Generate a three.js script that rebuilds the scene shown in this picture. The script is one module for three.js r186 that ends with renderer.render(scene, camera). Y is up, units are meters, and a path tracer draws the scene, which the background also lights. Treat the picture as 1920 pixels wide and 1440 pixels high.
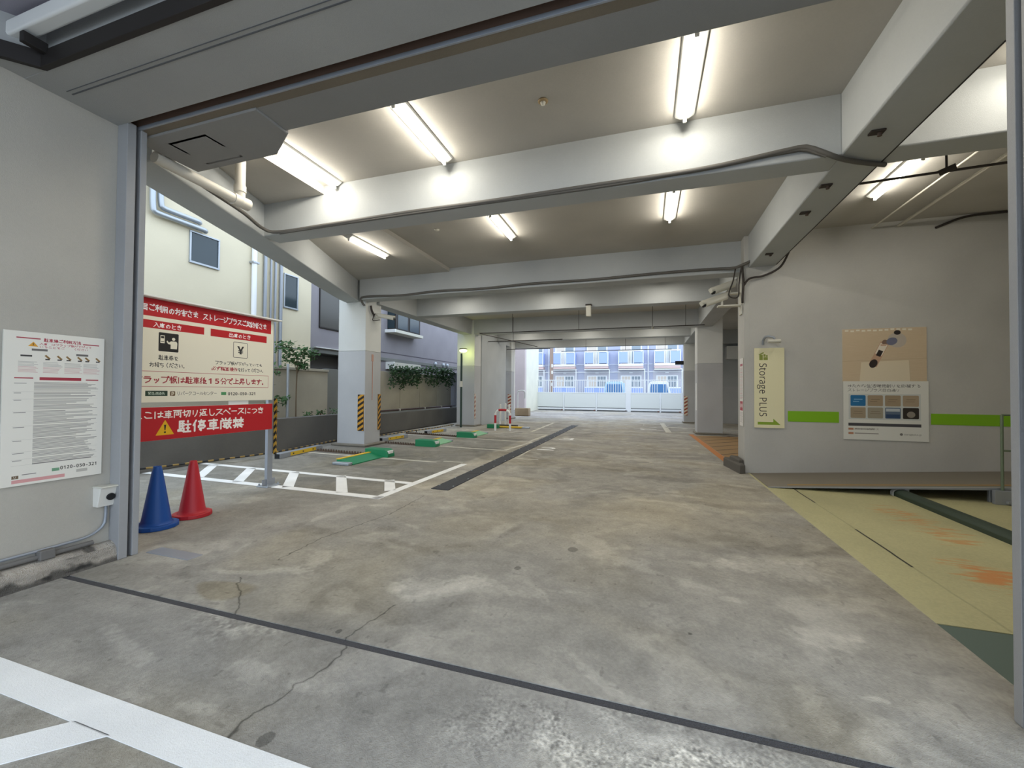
import * as THREE from 'three';
import { RoundedBoxGeometry } from 'three/addons/geometries/RoundedBoxGeometry.js';
import { mergeGeometries } from 'three/addons/utils/BufferGeometryUtils.js';
import { TextGeometry } from 'three/addons/geometries/TextGeometry.js';
import { FontLoader } from 'three/addons/loaders/FontLoader.js';
import { RectAreaLightUniformsLib } from 'three/addons/lights/RectAreaLightUniformsLib.js';

// ---------------------------------------------------------------- camera, sky, exposure
RectAreaLightUniformsLib.init();
const scene = new THREE.Scene();
const D = Math.PI / 180;
const camera = new THREE.PerspectiveCamera(2 * Math.atan(720 / 776) / D, 4 / 3, 0.05, 300);
camera.position.set(0, 1.6, 0);
camera.rotation.order = 'YXZ';
camera.rotation.set(0.94 * D, 17.938 * D, 0.433 * D);
scene.add(camera);
scene.background = new THREE.Color().setRGB(0.85, 1.0, 1.19).multiplyScalar(2.05);   // bright even overcast
const renderer = new THREE.WebGLRenderer();
renderer.toneMapping = THREE.LinearToneMapping;
renderer.toneMappingExposure = 1.14;
renderer.shadowMap.enabled = true;
const TUBE_LIGHT = 92, TUBE_SIDE = 62, TUBE_GLOW = 14;                             // ceiling tubes: area light and the tube itself
const TUBE_COLOR = new THREE.Color().setRGB(1.0, 0.945, 0.83);

// ---------------------------------------------------------------- helpers
let seed = 12345;
const rnd = () => { seed = (Math.imul(seed, 1664525) + 1013904223) >>> 0; return seed / 4294967296; };
const rr = (a, b) => a + (b - a) * rnd();
const taken = {};
const numbered = (n) => { const k = taken[n] = (taken[n] ?? -1) + 1; return k ? n + '_' + String(k).padStart(3, '0') : n; };
function put(o, name, label, category, group, kind) {
  o.name = numbered(name); scene.add(o);
  if (label) o.userData.label = label;
  if (category) o.userData.category = category;
  if (group) o.userData.group = group;
  if (kind) o.userData.kind = kind;
  return o;
}
function thing(name, label, category, pos = [0, 0, 0], ry = 0, group) {
  const o = new THREE.Group(); o.position.set(...pos); o.rotation.y = ry;
  return put(o, name, label, category, group);
}
function structGroup(name, label, category) { return put(new THREE.Group(), name, label, category, null, 'structure'); }
function meshOf(geo, mat) { const m = new THREE.Mesh(Array.isArray(geo) ? join(geo) : geo, mat); m.castShadow = m.receiveShadow = true; return m; }
function part(name, geo, mat, parent, label) { const m = meshOf(geo, mat); m.name = name; parent.add(m); if (label) m.userData.label = label; return m; }
function one(name, geo, mat, label, category, group) { return put(meshOf(geo, mat), name, label, category, group); }
function struct(name, geo, mat, label, category) { return put(meshOf(geo, mat), name, label, category, null, 'structure'); }
function join(list) {
  return mergeGeometries(list.map((g) => { const q = g.index ? g.toNonIndexed() : g; for (const k of Object.keys(q.attributes)) if (!['position', 'normal', 'uv'].includes(k)) q.deleteAttribute(k); return q; }));
}
// texture coordinates in metres, taken from the axis that a face looks along
function metres(g) {
  const p = g.attributes.position, n = g.attributes.normal, uv = new Float32Array(p.count * 2);
  for (let i = 0; i < p.count; i++) {
    const ax = Math.abs(n.getX(i)), ay = Math.abs(n.getY(i)), az = Math.abs(n.getZ(i));
    if (ay >= ax && ay >= az) { uv[2 * i] = p.getX(i); uv[2 * i + 1] = -p.getZ(i); }
    else if (ax >= az) { uv[2 * i] = -p.getZ(i); uv[2 * i + 1] = p.getY(i); }
    else { uv[2 * i] = p.getX(i); uv[2 * i + 1] = p.getY(i); }
  }
  g.setAttribute('uv', new THREE.BufferAttribute(uv, 2)); return g;
}
// box from its limits, edges chamfered by r
function bx(x0, x1, y0, y1, z0, z1, r = 0.006) {
  const w = Math.abs(x1 - x0), h = Math.abs(y1 - y0), d = Math.abs(z1 - z0), m = Math.min(w, h, d);
  let g = r > 0 && m > 0.004 ? new RoundedBoxGeometry(w, h, d, 1, Math.min(r, m * 0.45)) : new THREE.BoxGeometry(w, h, d);
  if (g.index) g = g.toNonIndexed();
  g.translate((x0 + x1) / 2, (y0 + y1) / 2, (z0 + z1) / 2); return metres(g);
}
const flat = (x0, x1, y0, y1, z0, z1) => bx(x0, x1, y0, y1, z0, z1, 0);
function rod(a, b, r, seg = 12, r2 = r) {
  const A = new THREE.Vector3(...a), B = new THREE.Vector3(...b), d = B.clone().sub(A), L = d.length();
  const g = new THREE.CylinderGeometry(r2, r, L, seg); g.translate(0, L / 2, 0);
  g.applyQuaternion(new THREE.Quaternion().setFromUnitVectors(new THREE.Vector3(0, 1, 0), d.normalize()));
  g.translate(...a); return g.toNonIndexed();
}
function hose(pts, r, seg = 8, n = 0, tension = 0.5) {
  const c = new THREE.CatmullRomCurve3(pts.map((p) => new THREE.Vector3(...p)), false, 'catmullrom', tension);
  return new THREE.TubeGeometry(c, n || pts.length * 8, r, seg).toNonIndexed();
}
// prism over a floor outline [[x, z], ...] from y0 to y1
function prism(outline, y0, y1, bevel = 0) {
  const s = new THREE.Shape(outline.map(([x, z]) => new THREE.Vector2(x, -z)));
  const g = new THREE.ExtrudeGeometry(s, { depth: y1 - y0, bevelEnabled: bevel > 0, bevelSize: bevel, bevelThickness: bevel, bevelSegments: 1, bevelOffset: -bevel });
  g.rotateX(-Math.PI / 2); g.translate(0, y0, 0); return metres(g);
}
const lathe = (pts, seg = 32) => new THREE.LatheGeometry(pts.map(([r, y]) => new THREE.Vector2(r, y)), seg).toNonIndexed();

// ---------------------------------------------------------------- noise and textures
const LAT = 256, lattice = new Float32Array(LAT * LAT);
for (let i = 0; i < LAT * LAT; i++) lattice[i] = rnd();
function noise(x, y) {
  const xi = Math.floor(x), yi = Math.floor(y); let fx = x - xi, fy = y - yi; fx = fx * fx * (3 - 2 * fx); fy = fy * fy * (3 - 2 * fy);
  const a = xi & 255, b = (xi + 1) & 255, c = (yi & 255) * LAT, d = ((yi + 1) & 255) * LAT;
  const p = lattice[c + a], q = lattice[c + b], r = lattice[d + a], s = lattice[d + b];
  return p + (q - p) * fx + (r + (s - r) * fx - p - (q - p) * fx) * fy;
}
function fbm(x, y, n) { let s = 0, a = 0.5, t = 0; for (let i = 0; i < n; i++) { s += a * noise(x, y); t += a; x = x * 2.03 + 17.3; y = y * 2.03 + 9.1; a *= 0.5; } return s / t; }
const ss = (a, b, x) => { const t = Math.min(1, Math.max(0, (x - a) / (b - a))); return t * t * (3 - 2 * t); };
function dataTex(w, h, f, srgb = true) {
  const d = new Uint8Array(w * h * 4), c = [0, 0, 0];
  for (let y = 0; y < h; y++) for (let x = 0; x < w; x++) {
    f(x, y, c); const o = (y * w + x) * 4;
    d[o] = Math.max(0, Math.min(255, c[0])); d[o + 1] = Math.max(0, Math.min(255, c[1])); d[o + 2] = Math.max(0, Math.min(255, c[2])); d[o + 3] = 255;
  }
  const t = new THREE.DataTexture(d, w, h); t.magFilter = THREE.LinearFilter; t.wrapS = t.wrapT = THREE.RepeatWrapping; if (srgb) t.colorSpace = THREE.SRGBColorSpace; t.needsUpdate = true; return t;
}
function canvasTex(w, h, draw) {
  const c = document.createElement('canvas'); c.width = w; c.height = h; draw(c.getContext('2d'), w, h);
  const t = new THREE.CanvasTexture(c); t.colorSpace = THREE.SRGBColorSpace; return t;
}
// tileable mottled paint (3 m square) around one colour
function tiled(u, v, cells, n) {
  let s = 0, a = 0.5, t = 0;
  for (let i = 0; i < n; i++, cells *= 2, a *= 0.5) {
    const x = u * cells, y = v * cells, xi = Math.floor(x), yi = Math.floor(y); let fx = x - xi, fy = y - yi; fx = fx * fx * (3 - 2 * fx); fy = fy * fy * (3 - 2 * fy);
    const x0 = xi % cells + i * 31, x1 = (xi + 1) % cells + i * 31, y0 = (yi % cells + i * 57) * LAT, y1 = ((yi + 1) % cells + i * 57) * LAT;
    const p = lattice[(y0 + x0) & 65535], q = lattice[(y0 + x1) & 65535], r = lattice[(y1 + x0) & 65535], w = lattice[(y1 + x1) & 65535];
    s += a * (p + (q - p) * fx + (r + (w - r) * fx - p - (q - p) * fx) * fy); t += a;
  }
  return s / t;
}
function mottled(rgb, amount, size = 512) {
  return dataTex(size, size, (x, y, c) => {
    const k = (tiled(x / size, y / size, 4, 5) - 0.5) * 2 * amount + (rnd() - 0.5) * amount * 0.35;
    c[0] = rgb[0] * (1 + k); c[1] = rgb[1] * (1 + k); c[2] = rgb[2] * (1 + k * 0.95);
  });
}
const bumpTex = dataTex(512, 512, (x, y, c) => { const v = 255 * (0.55 * noise(x / 2, y / 2) + 0.3 * noise(x / 5, y / 5) + 0.15 * rnd()); c[0] = c[1] = c[2] = v; }, false);
function mat(o) { return new THREE.MeshStandardMaterial({ roughness: 0.8, ...o }); }
const bumpAt = (rep) => { const t = bumpTex.clone(); t.repeat.set(rep, rep); t.needsUpdate = true; return t; };
const roughBump = bumpAt(1.2), fineBump = bumpAt(2.5);
function painted(rgb, amount = 0.05, rough = 0.72) {
  const t = mottled(rgb, amount, 256); t.repeat.set(1 / 3, 1 / 3);
  return mat({ map: t, roughness: rough, bumpMap: fineBump, bumpScale: 0.0012 });
}
const M = {
  paintUpper: painted([176, 179, 179], 0.04),          // pale grey of beams and upper columns
  paintLower: painted([182, 183, 184], 0.04),         // darker grey dado below 2.7 m
  paintColumn: painted([210, 211, 207], 0.03),
  paintWall: painted([186, 184, 178], 0.05),
  paintFront: painted([180, 174, 162], 0.05),
  ceiling: painted([182, 178, 170], 0.045, 0.85),
  soffit: painted([163, 163, 160], 0.04),
  lintel: painted([140, 139, 136], 0.04),
  soffitBrown: painted([118, 108, 92], 0.08),
  canopyPurple: painted([160, 156, 166], 0.05),
  darkMetal: mat({ color: 0x2e2a28, roughness: 0.55, metalness: 0.4 }),
  slot: mat({ color: 0x7a6255, roughness: 0.7 }),
  steelGrey: mat({ color: 0x9a9fa6, roughness: 0.45, metalness: 0.35 }),
  galvanised: mat({ color: 0xaab0b6, roughness: 0.4, metalness: 0.6 }),
  jamb: painted([156, 156, 156], 0.03, 0.5),
  white: mat({ color: 0xe6e6e2, roughness: 0.55 }),
  whiteGloss: mat({ color: 0xe9ebec, roughness: 0.35 }),
  offWhite: mat({ color: 0xcfccbf, roughness: 0.6 }),
  black: mat({ color: 0x16171a, roughness: 0.6 }),
  cable: mat({ color: 0x39332f, roughness: 0.75 }),
  conduit: mat({ color: 0x5d5a55, roughness: 0.65 }),
  pipeWhite: mat({ color: 0xcfc9bc, roughness: 0.6 }),
  red: mat({ color: 0xb5171d, roughness: 0.5 }),
  coneRed: mat({ color: 0xb81f2a, roughness: 0.5 }),
  coneBlue: mat({ color: 0x0b4a96, roughness: 0.5 }),
  flapGreen: mat({ color: 0x0f7a4d, roughness: 0.5 }),
  flapPale: mat({ color: 0x7fb58a, roughness: 0.55 }),
  yellow: mat({ color: 0xd8b22a, roughness: 0.55 }),
  orange: mat({ color: 0xb9783f, roughness: 0.85 }),
  lineWhite: (() => { const t = mottled([240, 240, 237], 0.04, 256); t.repeat.set(0.8, 0.8); return mat({ map: t, roughness: 0.75, bumpMap: roughBump, bumpScale: 0.002 }); })(),
  lineWorn: (() => { const t = mottled([196, 192, 178], 0.16, 256); t.repeat.set(1.1, 1.1); return mat({ map: t, roughness: 0.85 }); })(),
  greenVinyl: mat({ color: 0x7cb214, roughness: 0.5 }),
  glassDark: mat({ color: 0x2c3a40, roughness: 0.12, metalness: 0 }),
  glassBlue: mat({ color: 0x6f9ad0, roughness: 0.15 }),
};

// ---------------------------------------------------------------- stroke lettering (points are column-row pairs on a 10 x 10 grid)
const G = {
  入: '31 51 63 99/53 36 09', 庫: '50 51/12 92/12 16 09/33 83/34 74 77 37 34/35 75/28 88/52 59', 車: '11 81/23 73 76 26 23/24 74/08 98/50 59',
  駐: '10 40/12 42/14 44/30 36/10 16 46 49 38/07 08/17 18/27 28/70 71/53 93/66 86/59 99/73 79', 券: '20 31/70 61/12 82/04 94/50 43 07/54 97/26 66 69 58/46 29',
  板: '02 42/20 29/23 05/23 45/50 90/50 55 39/63 83 75 59/63 75 99', 下: '01 91/41 49/44 76', 必: '80 45 19/33 37 48 78 77/14 08/84 97/40 51',
  精: '00 12/40 32/03 43/20 29/23 07/23 46/51 91/63 83/55 95/71 75/56 59/56 96 99 88/57 97/58 98', 算: '10 02/11 41/60 52/61 91/23 73 77 27 23/24 74/26 76/08 98/37 29/67 69',
  操: '02 32/20 28 18/06 34/50 80 82 52 50/43 63 65 45 43/73 93 95 75 73/46 96/66 69/66 49/66 99', 作: '20 04/13 19/50 34/43 93/53 59/55 85/57 87', 行: '20 03/23 06/15 19/51 91/44 94/74 79 58',
  後: '20 03/23 06/15 19/60 42 62 44 84/74 85/55 48/55 85 59/58 99', 分: '30 04/60 94/25 75 79 68/45 29', 上: '40 48/43 83/08 98', 昇: '20 70 73 23 20/21 71/44 25/06 96/36 18 09/66 69',
  両: '00 90/12 82 89 78/12 19/50 56/34 36 66 64', 切: '03 42/20 27 46/51 91 88 78/71 65 49', 返: '30 80/40 43 26/43 73 65 36/53 77/10 11/04 14 17/09 16 38 98',
  停: '20 04/13 19/60 61/41 91/52 82 84 54 52/46 45 95 96/57 87/67 69 58', 厳: '10 21/40 41/80 71/02 92/02 06 09/24 54/34 38/54 59/36 56/27 58/73 64/64 94 69/65 99',
  禁: '02 42/20 25/22 04/22 44/52 92/70 75/72 54/72 94/26 76/07 97/47 49/28 19/68 89', 利: '40 11/03 53/30 39/33 07/33 55/71 76/90 99 88', 用: '11 18 09/11 81 89 78/14 84/16 86/41 49',
  局: '11 81 83 13/11 15 09/15 85 89 78/37 67 68 38 37', 客: '40 41/03 02 92 93/43 25/34 64 16/34 95/36 66 69 39 36', 契: '11 41/13 43/30 35/51 91 94 84/71 55/07 97/45 46 09/57 99',
  約: '20 03 23 06 36/25 29/17 09/37 48/60 44/52 92 89 78/64 75', 者: '12 72/40 44/04 94/80 16/36 76 79 39 36/37 77', 出: '40 49/11 14 84 81/05 09 99 95', 持: '02 32/20 28 18/06 34/51 91/70 74/44 94/46 96/86 89 78/57 68',
  緊: '00 40/00 04 44/02 42/22 24/50 90 54/60 94/55 26 66 37 77/58 59/27 19/77 88', 急: '40 13/21 61 53/03 73 76 06/17 09/37 39 79 78/88 99', 連: '31 91/42 82 84 44 42/36 96/60 67/10 11/04 14 17/09 17 38 99',
  絡: '20 03 23 06 36/25 29/17 09/37 48/60 43/51 81 45/52 95/56 86 89 59 56', 先: '20 04/12 82/50 55/05 95/35 38 09/65 68 99 97', 薬: '01 91/30 32/60 62/33 63 66 36 33/34 64/07 97/47 49/38 09/57 99/13 24/83 74',
  生: '20 04/13 83/16 86/09 99/50 59', 活: '00 11/03 14/09 26/80 41/33 93/60 65/45 85 89 49 45', 環: '01 31/04 34/08 36/11 17/41 91 93 43 41/34 94/55 85 87 57 55/67 69/57 38/67 99',
  境: '03 33/08 37/20 28/60 61/41 91/51 53/81 83/33 93/54 84 87 57 54/57 39/77 79 99', 創: '30 03/30 63/23 43/14 54 56 16 14/16 09/27 57 59 29 27/71 76/90 99 88', 応: '40 41/02 92/12 15 09/34 29/45 48 78 77/54 65/84 97',
  援: '02 32/20 28 18/06 34/90 51/52 53/72 73/92 83/44 94/46 96/64 39/57 87 59/57 99', 目: '10 80 89 19 10/13 83/16 86', 白: '50 32/12 82 89 19 12/15 85', 通: '41 81 62/33 93 98 87/33 38/35 95/36 96/63 68/10 11/04 14 17/09 17 38 99',
  場: '03 33/08 37/20 28/51 81 83 53 51/44 94/54 36/55 95 98 87/65 48/75 69', 方: '40 41/02 92/42 36 09/35 75 79 58', 法: '00 11/03 14/09 26/42 82/60 64/34 94/64 48 88/86 99',
  の: '52 48 29 16 24 52 84 96 69', こ: '21 51 72/16 28 58 88', お: '03 63/30 38 18 17 45 75 97 69/72 94', さ: '02 82/40 76/26 18 39 79', ま: '12 82/14 84/50 57 38 27 46 88', と: '20 35/83 25 17 29 89',
  き: '12 82/14 84/40 77/27 18 39 79', を: '12 72/42 16 45 57/84 46 38 59 89', ち: '02 82/31 15 45 75 97 59', く: '70 25 79', た: '02 52/30 08/55 85/46 48 89', い: '12 16 28 36/72 87', か: '03 63 58 48/31 08/82 96',
  つ: '13 52 94 77 39', て: '02 92 53 36 48 79', も: '40 37 58 88 86/13 63/15 65', す: '02 92/50 56 35 24 43 54 47 29', し: '20 27 49 79 86', は: '11 15 19/43 93/71 77 58 47 56 97', り: '21 24 26/71 75 49', に: '11 15 19/52 82/47 58 88',
  ゆ: '12 17/15 53 84 76 56 43/61 67 49', な: '02 52/30 06/72 93/65 78 58 47 57 97', る: '21 71 26 54 85 78 49 47 68', '。': '17 28 19 08 17',
  ス: '11 81 09/56 98', ト: '30 39/34 76', レ: '20 28 94', ー: '14 84', シ: '11 32/04 25/18 57 92', フ: '01 81 67 29', ラ: '11 71/03 83 67 29', ツ: '12 24/42 54/81 75 39', リ: '20 26/70 75 49', ハ: '32 08/62 98', ク: '30 04/31 81 65 19',
  コ: '11 81 88/18 88', ル: '31 34 08/61 68 95', セ: '04 93 76/30 38 88', ン: '11 33/18 58 93', タ: '30 04/31 81 65 19/34 66', ヘ: '05 32 98',
};
const VOICED = { ご: 'こ', だ: 'た', が: 'か', ず: 'す', で: 'て', ジ: 'シ' }, ROUND = { プ: 'フ', パ: 'ハ', ペ: 'ヘ' }, SMALL = { っ: 'つ', ッ: 'ツ' };
const CURVED = /[ぁ-ん。]/;
function letters(ctx, text, x, y, w, h, color, weight = 0.11, gap = 0.1) {     // text set from (x, y) downwards to y + h, filling the width w
  const list = [...text], n = list.length, adv = w / n, cw = adv * (1 - gap);
  ctx.strokeStyle = color; ctx.fillStyle = color; ctx.lineWidth = weight * Math.min(h, cw * 1.15); ctx.lineCap = ctx.lineJoin = 'round';
  list.forEach((ch, i) => {
    let X = x + i * adv + adv * gap / 2, Y = y, W = cw, H = h;
    if (/[0-9A-Za-z!¥-]/.test(ch)) {
      ctx.save(); ctx.font = 'bold ' + h * 1.25 + 'px sans-serif'; const mw = ctx.measureText(ch).width; ctx.translate(X + W / 2, Y + H); ctx.scale(Math.min(1.2, W / mw), 1); ctx.textAlign = 'center'; ctx.fillText(ch, 0, -h * 0.02); ctx.restore(); return;
    }
    let base = VOICED[ch] || ROUND[ch] || SMALL[ch] || ch;
    if (SMALL[ch]) { X += W * 0.12; Y += H * 0.3; W *= 0.72; H *= 0.7; }
    const glyph = G[base]; if (!glyph) return;
    const at = (p) => [X + (+p[0] + 0.2) / 9.4 * W, Y + (+p[1] + 0.2) / 9.4 * H];
    for (const s of glyph.split('/')) {
      const pts = s.split(' ').map(at); ctx.beginPath(); ctx.moveTo(...pts[0]);
      if (CURVED.test(base) && pts.length > 2) {
        for (let k = 1; k < pts.length - 1; k++) { const last = k === pts.length - 2, e = last ? pts[k + 1] : [(pts[k][0] + pts[k + 1][0]) / 2, (pts[k][1] + pts[k + 1][1]) / 2]; ctx.quadraticCurveTo(...pts[k], ...e); }
      } else for (const p of pts.slice(1)) ctx.lineTo(...p);
      ctx.stroke();
    }
    if (VOICED[ch]) for (const k of [0, 1]) { ctx.beginPath(); ctx.moveTo(X + W * (0.78 + k * 0.13), Y); ctx.lineTo(X + W * (0.84 + k * 0.13), Y + H * 0.14); ctx.stroke(); }
    if (ROUND[ch]) { ctx.beginPath(); ctx.arc(X + W * 0.93, Y + H * 0.07, W * 0.08, 0, 7); ctx.stroke(); }
  });
}

// ---------------------------------------------------------------- floor
const CRACKS = [
  [[-3.26, -2.66], [-3.18, -2.56], [-3.02, -2.46], [-2.87, -2.33], [-2.74, -2.2]],
  [[-1.77, -2.69], [-1.84, -2.24], [-1.76, -2.15], [-1.74, -1.97], [-1.8, -1.8], [-1.8, -1.65], [-1.85, -1.58], [-1.83, -1.49], [-1.81, -1.4]],
  [[-1.57, -9.33], [0.74, -9.49], [1.8, -9.4]], [[-3.28, -3.04], [-3.32, -3.62], [-3.13, -4.65], [-3.2, -5.6]],
];
function nearCrack(x, z) {
  let best = 9;
  for (const c of CRACKS) for (let i = 1; i < c.length; i++) {
    const [ax, az] = c[i - 1], [bx_, bz] = c[i]; if (z > Math.max(az, bz) + 0.1 || z < Math.min(az, bz) - 0.1) continue;
    const dx = bx_ - ax, dz = bz - az, t = Math.max(0, Math.min(1, ((x - ax) * dx + (z - az) * dz) / (dx * dx + dz * dz)));
    best = Math.min(best, Math.hypot(x - ax - t * dx, z - az - t * dz));
  }
  return best;
}
const BLOTCHES = [[-2.2, -1.95, 0.16, 0.08], [-1.84, -1.95, 0.09, 0.05], [-2.1, -1.53, 0.16, 0.07], [-3.16, -1.65, 0.25, 0.06], [-0.35, -2.38, 0.18, 0.06], [1.28, -2.64, 0.07, 0.04], [-3.3, -2.78, 0.4, 0.08], [-3.05, -3.05, 0.12, 0.3],
  [0.7, -3.55, 0.12, 0.05], [1.3, -4.5, 0.5, 0.25], [-1.5, -3.2, 0.3, 0.15], [0.2, -2.0, 0.5, 0.12], [1.25, -3.3, 0.25, 0.12]];
// bare weathered concrete: colour at a place on the floor; 'tone' tells the slabs apart
function concrete(x, z, tone, c) {
  const wx = x + (noise(x * 1.7, z * 1.7) - 0.5) * 0.5, wz = z + (noise(x * 1.7 + 40, z * 1.7) - 0.5) * 0.5;
  let k = (fbm(wx * 0.6 + 3, wz * 0.6 + 8, 4) - 0.5) * 0.24;                    // large stains
  k += (fbm(wx * 1.1 + 30, wz * 4.2 + 5, 4) - 0.5) * 0.15;                     // tyre-swept streaks along the lane
  k += (fbm(x * 9, z * 9, 3) - 0.5) * 0.16 + (noise(x * 70, z * 70) - 0.5) * 0.1;
  const pale = ss(0.56, 0.72, fbm(wx * 2.3 + 60, wz * 2.9 + 20, 5)); k += pale * 0.11;
  const dark = ss(0.57, 0.7, fbm(wx * 1.3 + 90, wz * 1.6 + 70, 4)); k -= dark * 0.09;
  for (const [bx0, bz, rx, rz] of BLOTCHES) { const q = Math.hypot((wx - bx0) / rx, (wz - bz) / rz); if (q < 1.3) k += 0.13 * ss(1.25, 0.5, q + (noise(x * 30, z * 30) - 0.5) * 0.7); }
  let brown = Math.max(0, fbm(wx * 0.9 + 11, wz * 0.9 + 44, 3) - 0.45) * 0.5;
  const st = Math.hypot((wx + 3.12) / 0.3, (wz + 2.37) / 0.16); if (st < 1.1) { const a = ss(1.1, 0.8, st); k -= 0.13 * a; brown += 0.2 * a; }
  for (const [px, pz, r] of [[-1.93, -2.28, 0.02], [-1.65, -1.48, 0.035], [0.28, -3.0, 0.012], [-0.7, -4.2, 0.05], [-1.1, -3.6, 0.03]]) if (Math.hypot(x - px, (z - pz) * 0.8) < r) k -= 0.25;
  if (noise(x * 21 + 7, z * 21) > 0.93) k -= 0.1;
  const cr = nearCrack(x + (noise(x * 25, z * 25) - 0.5) * 0.03, z); if (cr < 0.02) k -= 0.34 * ss(0.007, 0.001, cr) + 0.05 * ss(0.02, 0.004, cr);
  const [r, g, b] = tone; k = Math.max(-0.62, k);
  c[0] = r * (1 + k + brown * 0.05); c[1] = g * (1 + k - brown * 0.06); c[2] = b * (1 + k - brown * 0.35);
}
// a slab from its limits, texture laid once over its top
function slab(x0, x1, z0, z1, y1, thick) {
  const g = new THREE.BoxGeometry(x1 - x0, thick, z1 - z0).toNonIndexed(); g.translate((x0 + x1) / 2, y1 - thick / 2, (z0 + z1) / 2);
  const p = g.attributes.position, uv = g.attributes.uv;
  for (let i = 0; i < p.count; i++) uv.setXY(i, (p.getX(i) - x0) / (x1 - x0), (p.getZ(i) - z0) / (z1 - z0));
  return g;
}
function floorMat(x0, x1, z0, z1, w, h, fn, rough = 0.82) {
  const t = dataTex(w, h, (i, j, c) => fn(x0 + (i + 0.5) / w * (x1 - x0), z0 + (j + 0.5) / h * (z1 - z0), c));
  t.wrapS = t.wrapT = THREE.ClampToEdgeWrapping;
  const b = bumpTex.clone(); b.repeat.set((x1 - x0) * 1.1, (z1 - z0) * 1.1); b.needsUpdate = true;
  return mat({ map: t, roughness: rough, bumpMap: b, bumpScale: 0.004 });
}
const floor = structGroup('floor', 'weathered concrete drive-through floor with stains and a dark joint', 'floor');
const LANE = [153, 149, 140], FRONT = [152, 149, 142], BAY = [128, 125, 117];
const sl = (x0, x1, z0, z1, w, h, fn, label, y = 0, rough) => part('slab', slab(x0, x1, z0, z1, y, 0.2), floorMat(x0, x1, z0, z1, w, h, fn, rough), floor, label);
sl(-4.95, 3.2, -2.17, 3.5, 1536, 1024, (x, z, c) => { concrete(x, z, FRONT, c); const a = fbm(x * 40, z * 40, 2); const rough = ss(0.45, 0.65, fbm(x * 0.8 + 5, z * 0.8, 3)); const area = ss(1.1, 0.5, Math.hypot((x - 0.35) / 1.2, (z + 1.85) / 0.35) + (fbm(x * 4, z * 4, 3) - 0.5)); const pit = noise(x * 95, z * 95); const k = 1 + rough * (a - 0.5) * 0.5 + area * ((pit - 0.5) * 0.55 + 0.1 + (noise(x * 48 + 5, z * 48) > 0.78 ? -0.2 : 0)); c[0] *= k; c[1] *= k; c[2] *= k; }, 'grey front slab with exposed gravel grain');
sl(-9.0, 1.93, -13.2, -2.225, 2048, 2048, (x, z, c) => {
  const t = ss(-3.75, -3.9, x) * ss(-5.0, -5.3, z) ; const left = Math.max(t, ss(-4.1, -4.4, x + (noise(x * 2, z * 2) - 0.5) * 0.5) * 0.55);
  concrete(x, z, [LANE[0] + (BAY[0] - LANE[0]) * left, LANE[1] + (BAY[1] - LANE[1]) * left, LANE[2] + (BAY[2] - LANE[2]) * left], c);
}, 'brownish grey lane slab');
sl(-9.0, 6.4, -24.3, -13.2, 1024, 1024, (x, z, c) => concrete(x, z, LANE, c));
sl(1.93, 6.4, -13.2, -9.72, 256, 256, (x, z, c) => concrete(x, z, [140, 122, 104], c), 'brown floor behind the poster wall');
sl(-9.0, 6.4, -34.3, -24.3, 512, 512, (x, z, c) => concrete(x, z, [158, 152, 146], c), 'pale courtyard paving');
const OLIVE = [176, 171, 130];
sl(1.93, 6.4, -9.72, -3.69, 1024, 1024, (x, z, c) => {
  const k = 1 + (fbm(x * 1.2 + 9, z * 1.2, 4) - 0.5) * 0.16 + (noise(x * 60, z * 60) - 0.5) * 0.06;
  c[0] = OLIVE[0] * k; c[1] = OLIVE[1] * k; c[2] = OLIVE[2] * k;
  const inA = ss(0.9, 0.3, Math.hypot((x - 2.95) / 0.42, (z + 4.75) / 0.62) + (fbm(x * 3, z * 16, 3) - 0.5) * 1.3), inB = ss(0.9, 0.4, Math.hypot((x - 3.25) / 0.3, (z + 6.5) / 0.85) + (fbm(x * 4 + 7, z * 18, 3) - 0.5) * 1.9);
  const o = Math.max(inA * 0.75, inB * 0.5) * ss(0.42, 0.56, fbm(x * 5, z * 30 + 8, 3)); c[0] += (196 - c[0]) * o; c[1] += (118 - c[1]) * o; c[2] += (58 - c[2]) * o;     // scraped-through orange primer
  const seam = Math.abs(x - 2.35 + (noise(3, z * 4) - 0.5) * 0.01), on = noise(z * 1.6 + 3, 77) > 0.42 ? 1 : 0.12; if (seam < 0.014) { const q = ss(0.013, 0.007, seam) * on * 0.8; c[0] *= 1 - q; c[1] *= 1 - q; c[2] *= 1 - q; }
}, 'olive painted floor with orange scuffs', 0, 0.6);
part('slab', slab(1.93, 6.4, -3.685, -2.7, -0.004, 0.2), mat({ color: 0x55645b, roughness: 0.7 }), floor, 'dark green floor mat area');
part('joint_strip', [flat(-4.7, 3.2, -0.16, -0.006, -2.225, -2.17)], mat({ color: 0x4a4a4d, roughness: 0.9, bumpMap: roughBump, bumpScale: 0.01 }), floor, 'dark expansion joint filler');
part('subgrade', [flat(-16, 8, -0.5, -0.21, -62, 12)], mat({ color: 0x6a6762, roughness: 0.95 }), floor);

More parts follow.
